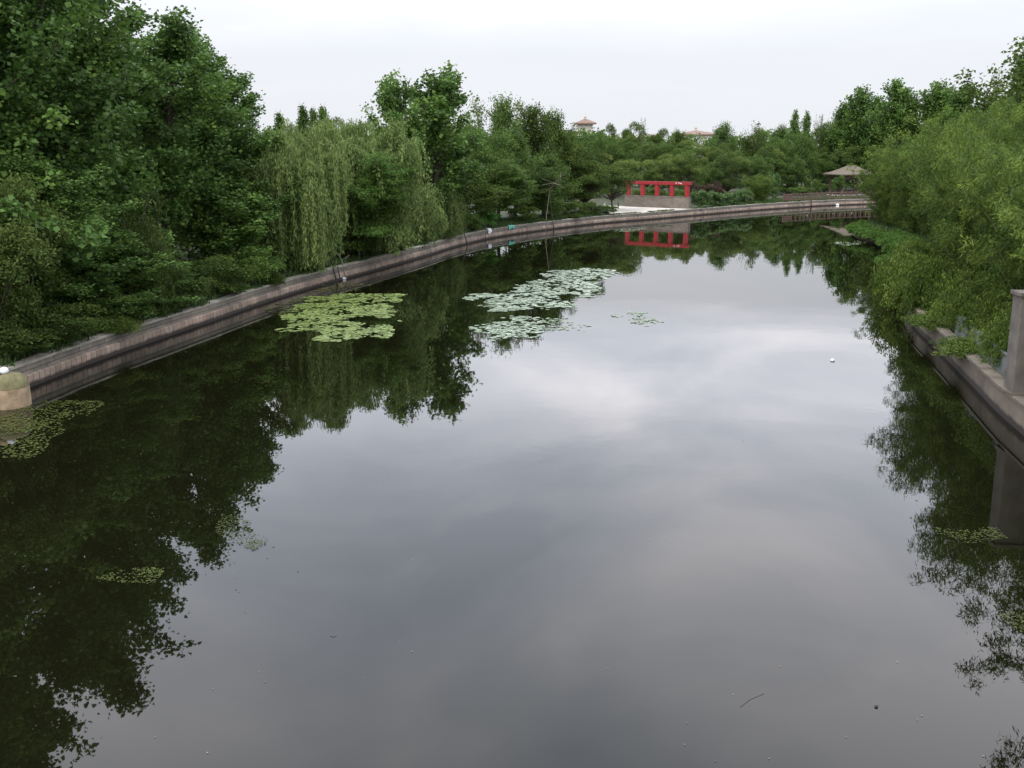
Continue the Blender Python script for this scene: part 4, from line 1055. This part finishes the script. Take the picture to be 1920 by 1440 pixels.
pads('floating_weed',[(1150,432),(1210,428),(1215,431),(1160,435)],200,.09,M['sunk'],'pale scum along the far wall left of the red reflection',20,.15,ns=(1.2,2),edge=.4)
# flecks: many tiny leaves
def flecks(name, n, xr, yr, size, mat, label, seed):
    r=np.random.default_rng(seed); Pp=[]
    while len(Pp)<n:
        x=r.uniform(*xr); y=r.uniform(*yr); X,Y=gp(x,y,0)
        if mnoise.noise(Vector((X*.5,Y*.3,seed)))+r.normal()*.25>0: Pp.append((X,Y,.012))
    Pp=np.array(Pp); A=unit(r.normal(size=(n,3))*np.array([1,1,.08])); B=unit(np.cross(A,np.array([[0,0,1.0]])+r.normal(size=(n,3))*.12))
    L=size*r.uniform(.5,1.5,n)
    return tag(obj(name,leaf_mesh(name,Pp,A,B,L,L*.6,r.random(n),mat,fold=.1)),label,None,None,'stuff')
flecks('fallen_leaves',40,(250,1900),(880,1430),.022,M['leafpale'],'tiny pale leaves scattered over the open near water',31)
flecks('fallen_leaves',120,(0,560),(720,1150),.04,M['darkweed'],'green specks floating among the left tree reflections',32)
flecks('fallen_leaves',45,(560,1700),(640,900),.03,M['leafpale'],'tiny leaves scattered over the bright middle water',33)
x,y=gp(1561,677,0); o=blob('plastic_float',.075,.06,.05,.9,4,M['whiteplastic']); o.location=(x,y,.03); tag(o,'tiny white float alone on the bright open water','float')
x,y=gp(1643,1326,0); o=blob('floating_seed_pod',.024,.02,.015,.9,6,M['twigdark']); o.location=(x,y,.01); tag(o,'small dark seed pod floating near the bottom right','seed pod')
def wl_(pts): return [(*gp(a_,b_,0),.002) for a_,b_ in pts]
stick('floating_twig',wl_([(1388,1326),(1408,1311),(1433,1301)]),.0035,.002,M['twigdark'],'thin bent twig floating in the lower right water','twig')
stick('floating_twig',wl_([(620,1193),(626,1195),(631,1193)]),.005,.003,M['twigdark'],'short dark twig floating in the lower left water','twig')
x,y=gp(640,524,0); o=blob('plastic_bottle',.28,.09,.08,.8,7,M['whiteplastic']); o.location=(x,y,.05); tag(o,'white plastic bottle floating at the foot of the dead sticks','bottle')
x,y=gp(1548,384.5,0); 
o=blob('plastic_bag',.22,.16,.16,.9,9,M['whiteplastic']); o.location=(gX(1570,wallD(1570)-.3,.05),wallD(1570)-.35,.08); tag(o,'small white rubbish bag floating below the far wall','bag')

# ------------------------------------------------------------------ world: overcast sky
SUN_EL, SUN_AZ = math.radians(58), math.radians(205)   # azimuth measured clockwise from +Y
w=bpy.data.worlds.new('World'); scene.world=w; w.use_nodes=True
nt=w.node_tree; bg=nt.nodes['Background']; bg.inputs['Strength'].default_value=.1
sky=nt.nodes.new('ShaderNodeTexSky'); sky.sky_type='NISHITA'; sky.sun_disc=False
sky.sun_elevation=SUN_EL; sky.sun_rotation=SUN_AZ; sky.air_density=1.0; sky.dust_density=2.0
tc=nt.nodes.new('ShaderNodeTexCoord'); sp=nt.nodes.new('ShaderNodeSeparateXYZ'); nt.links.new(tc.outputs['Generated'],sp.inputs[0])
zc=nt.nodes.new('ShaderNodeMath'); zc.operation='MAXIMUM'; nt.links.new(sp.outputs['Z'],zc.inputs[0]); zc.inputs[1].default_value=0
za_=nt.nodes.new('ShaderNodeMath'); za_.operation='ADD'; nt.links.new(zc.outputs[0],za_.inputs[0]); za_.inputs[1].default_value=.12
dx=nt.nodes.new('ShaderNodeMath'); dx.operation='DIVIDE'; nt.links.new(sp.outputs['X'],dx.inputs[0]); nt.links.new(za_.outputs[0],dx.inputs[1])
dy=nt.nodes.new('ShaderNodeMath'); dy.operation='DIVIDE'; nt.links.new(sp.outputs['Y'],dy.inputs[0]); nt.links.new(za_.outputs[0],dy.inputs[1])
cb=nt.nodes.new('ShaderNodeCombineXYZ'); nt.links.new(dx.outputs[0],cb.inputs[0]); nt.links.new(dy.outputs[0],cb.inputs[1]); cb.inputs[2].default_value=3.3
n1=noise_node(nt,1.15,5,.5,vec=cb.outputs[0]); n1.inputs['Distortion'].default_value=.5
cl=ramp(nt,n1.outputs['Fac'],[(.34,(11.2,12.0,13.8)),(.5,(15.2,15.5,16.9)),(.64,(20.2,19.7,20.5))])
# thin bright cloud towards the horizon
hr=ramp(nt,zc.outputs[0],[(0.0,(0,0,0)),(.085,(.02,)*3),(.135,(.13,)*3),(.165,(.6,)*3),(.22,(1,1,1))])
mxh=nt.nodes.new('ShaderNodeMixRGB'); nt.links.new(hr.outputs[0],mxh.inputs[0]); mxh.inputs[1].default_value=(5.95,6.1,6.45,1)
nt.links.new(cl.outputs[0],mxh.inputs[2])
hi=ramp(nt,zc.outputs[0],[(.22,(1,1,1)),(.55,(.9,.92,.95))])
mhi=nt.nodes.new('ShaderNodeMixRGB'); mhi.blend_type='MULTIPLY'; mhi.inputs[0].default_value=1
nt.links.new(cl.outputs[0],mhi.inputs[1]); nt.links.new(hi.outputs[0],mhi.inputs[2]); nt.links.new(mhi.outputs[0],mxh.inputs[2])
mxs=nt.nodes.new('ShaderNodeMixRGB'); mxs.inputs[0].default_value=.95; nt.links.new(sky.outputs[0],mxs.inputs[1]); nt.links.new(mxh.outputs[0],mxs.inputs[2])
nt.links.new(mxs.outputs[0],bg.inputs['Color'])
sl=bpy.data.lights.new('sun','SUN'); sl.energy=1.5; sl.angle=math.radians(14); sl.color=(1,.97,.92)
so=bpy.data.objects.new('sun',sl); COL.objects.link(so)
dirv=Vector((math.sin(SUN_AZ)*math.cos(SUN_EL),math.cos(SUN_AZ)*math.cos(SUN_EL),math.sin(SUN_EL)))
so.rotation_euler=dirv.to_track_quat('Z','Y').to_euler(); so.location=(0,0,60)

cam=bpy.data.cameras.new('camera'); co=bpy.data.objects.new('camera',cam); COL.objects.link(co)
cam.sensor_width=36; cam.lens=F/1920*36; cam.clip_end=12000; cam.clip_start=.1
co.location=(0,0,H); co.rotation_euler=(math.pi/2-TH,0,0)
scene.camera=co
scene.view_settings.view_transform='Standard'; scene.view_settings.look='None'; scene.view_settings.exposure=.55; scene.view_settings.gamma=1
scene.render.resolution_x=1024; scene.render.resolution_y=768
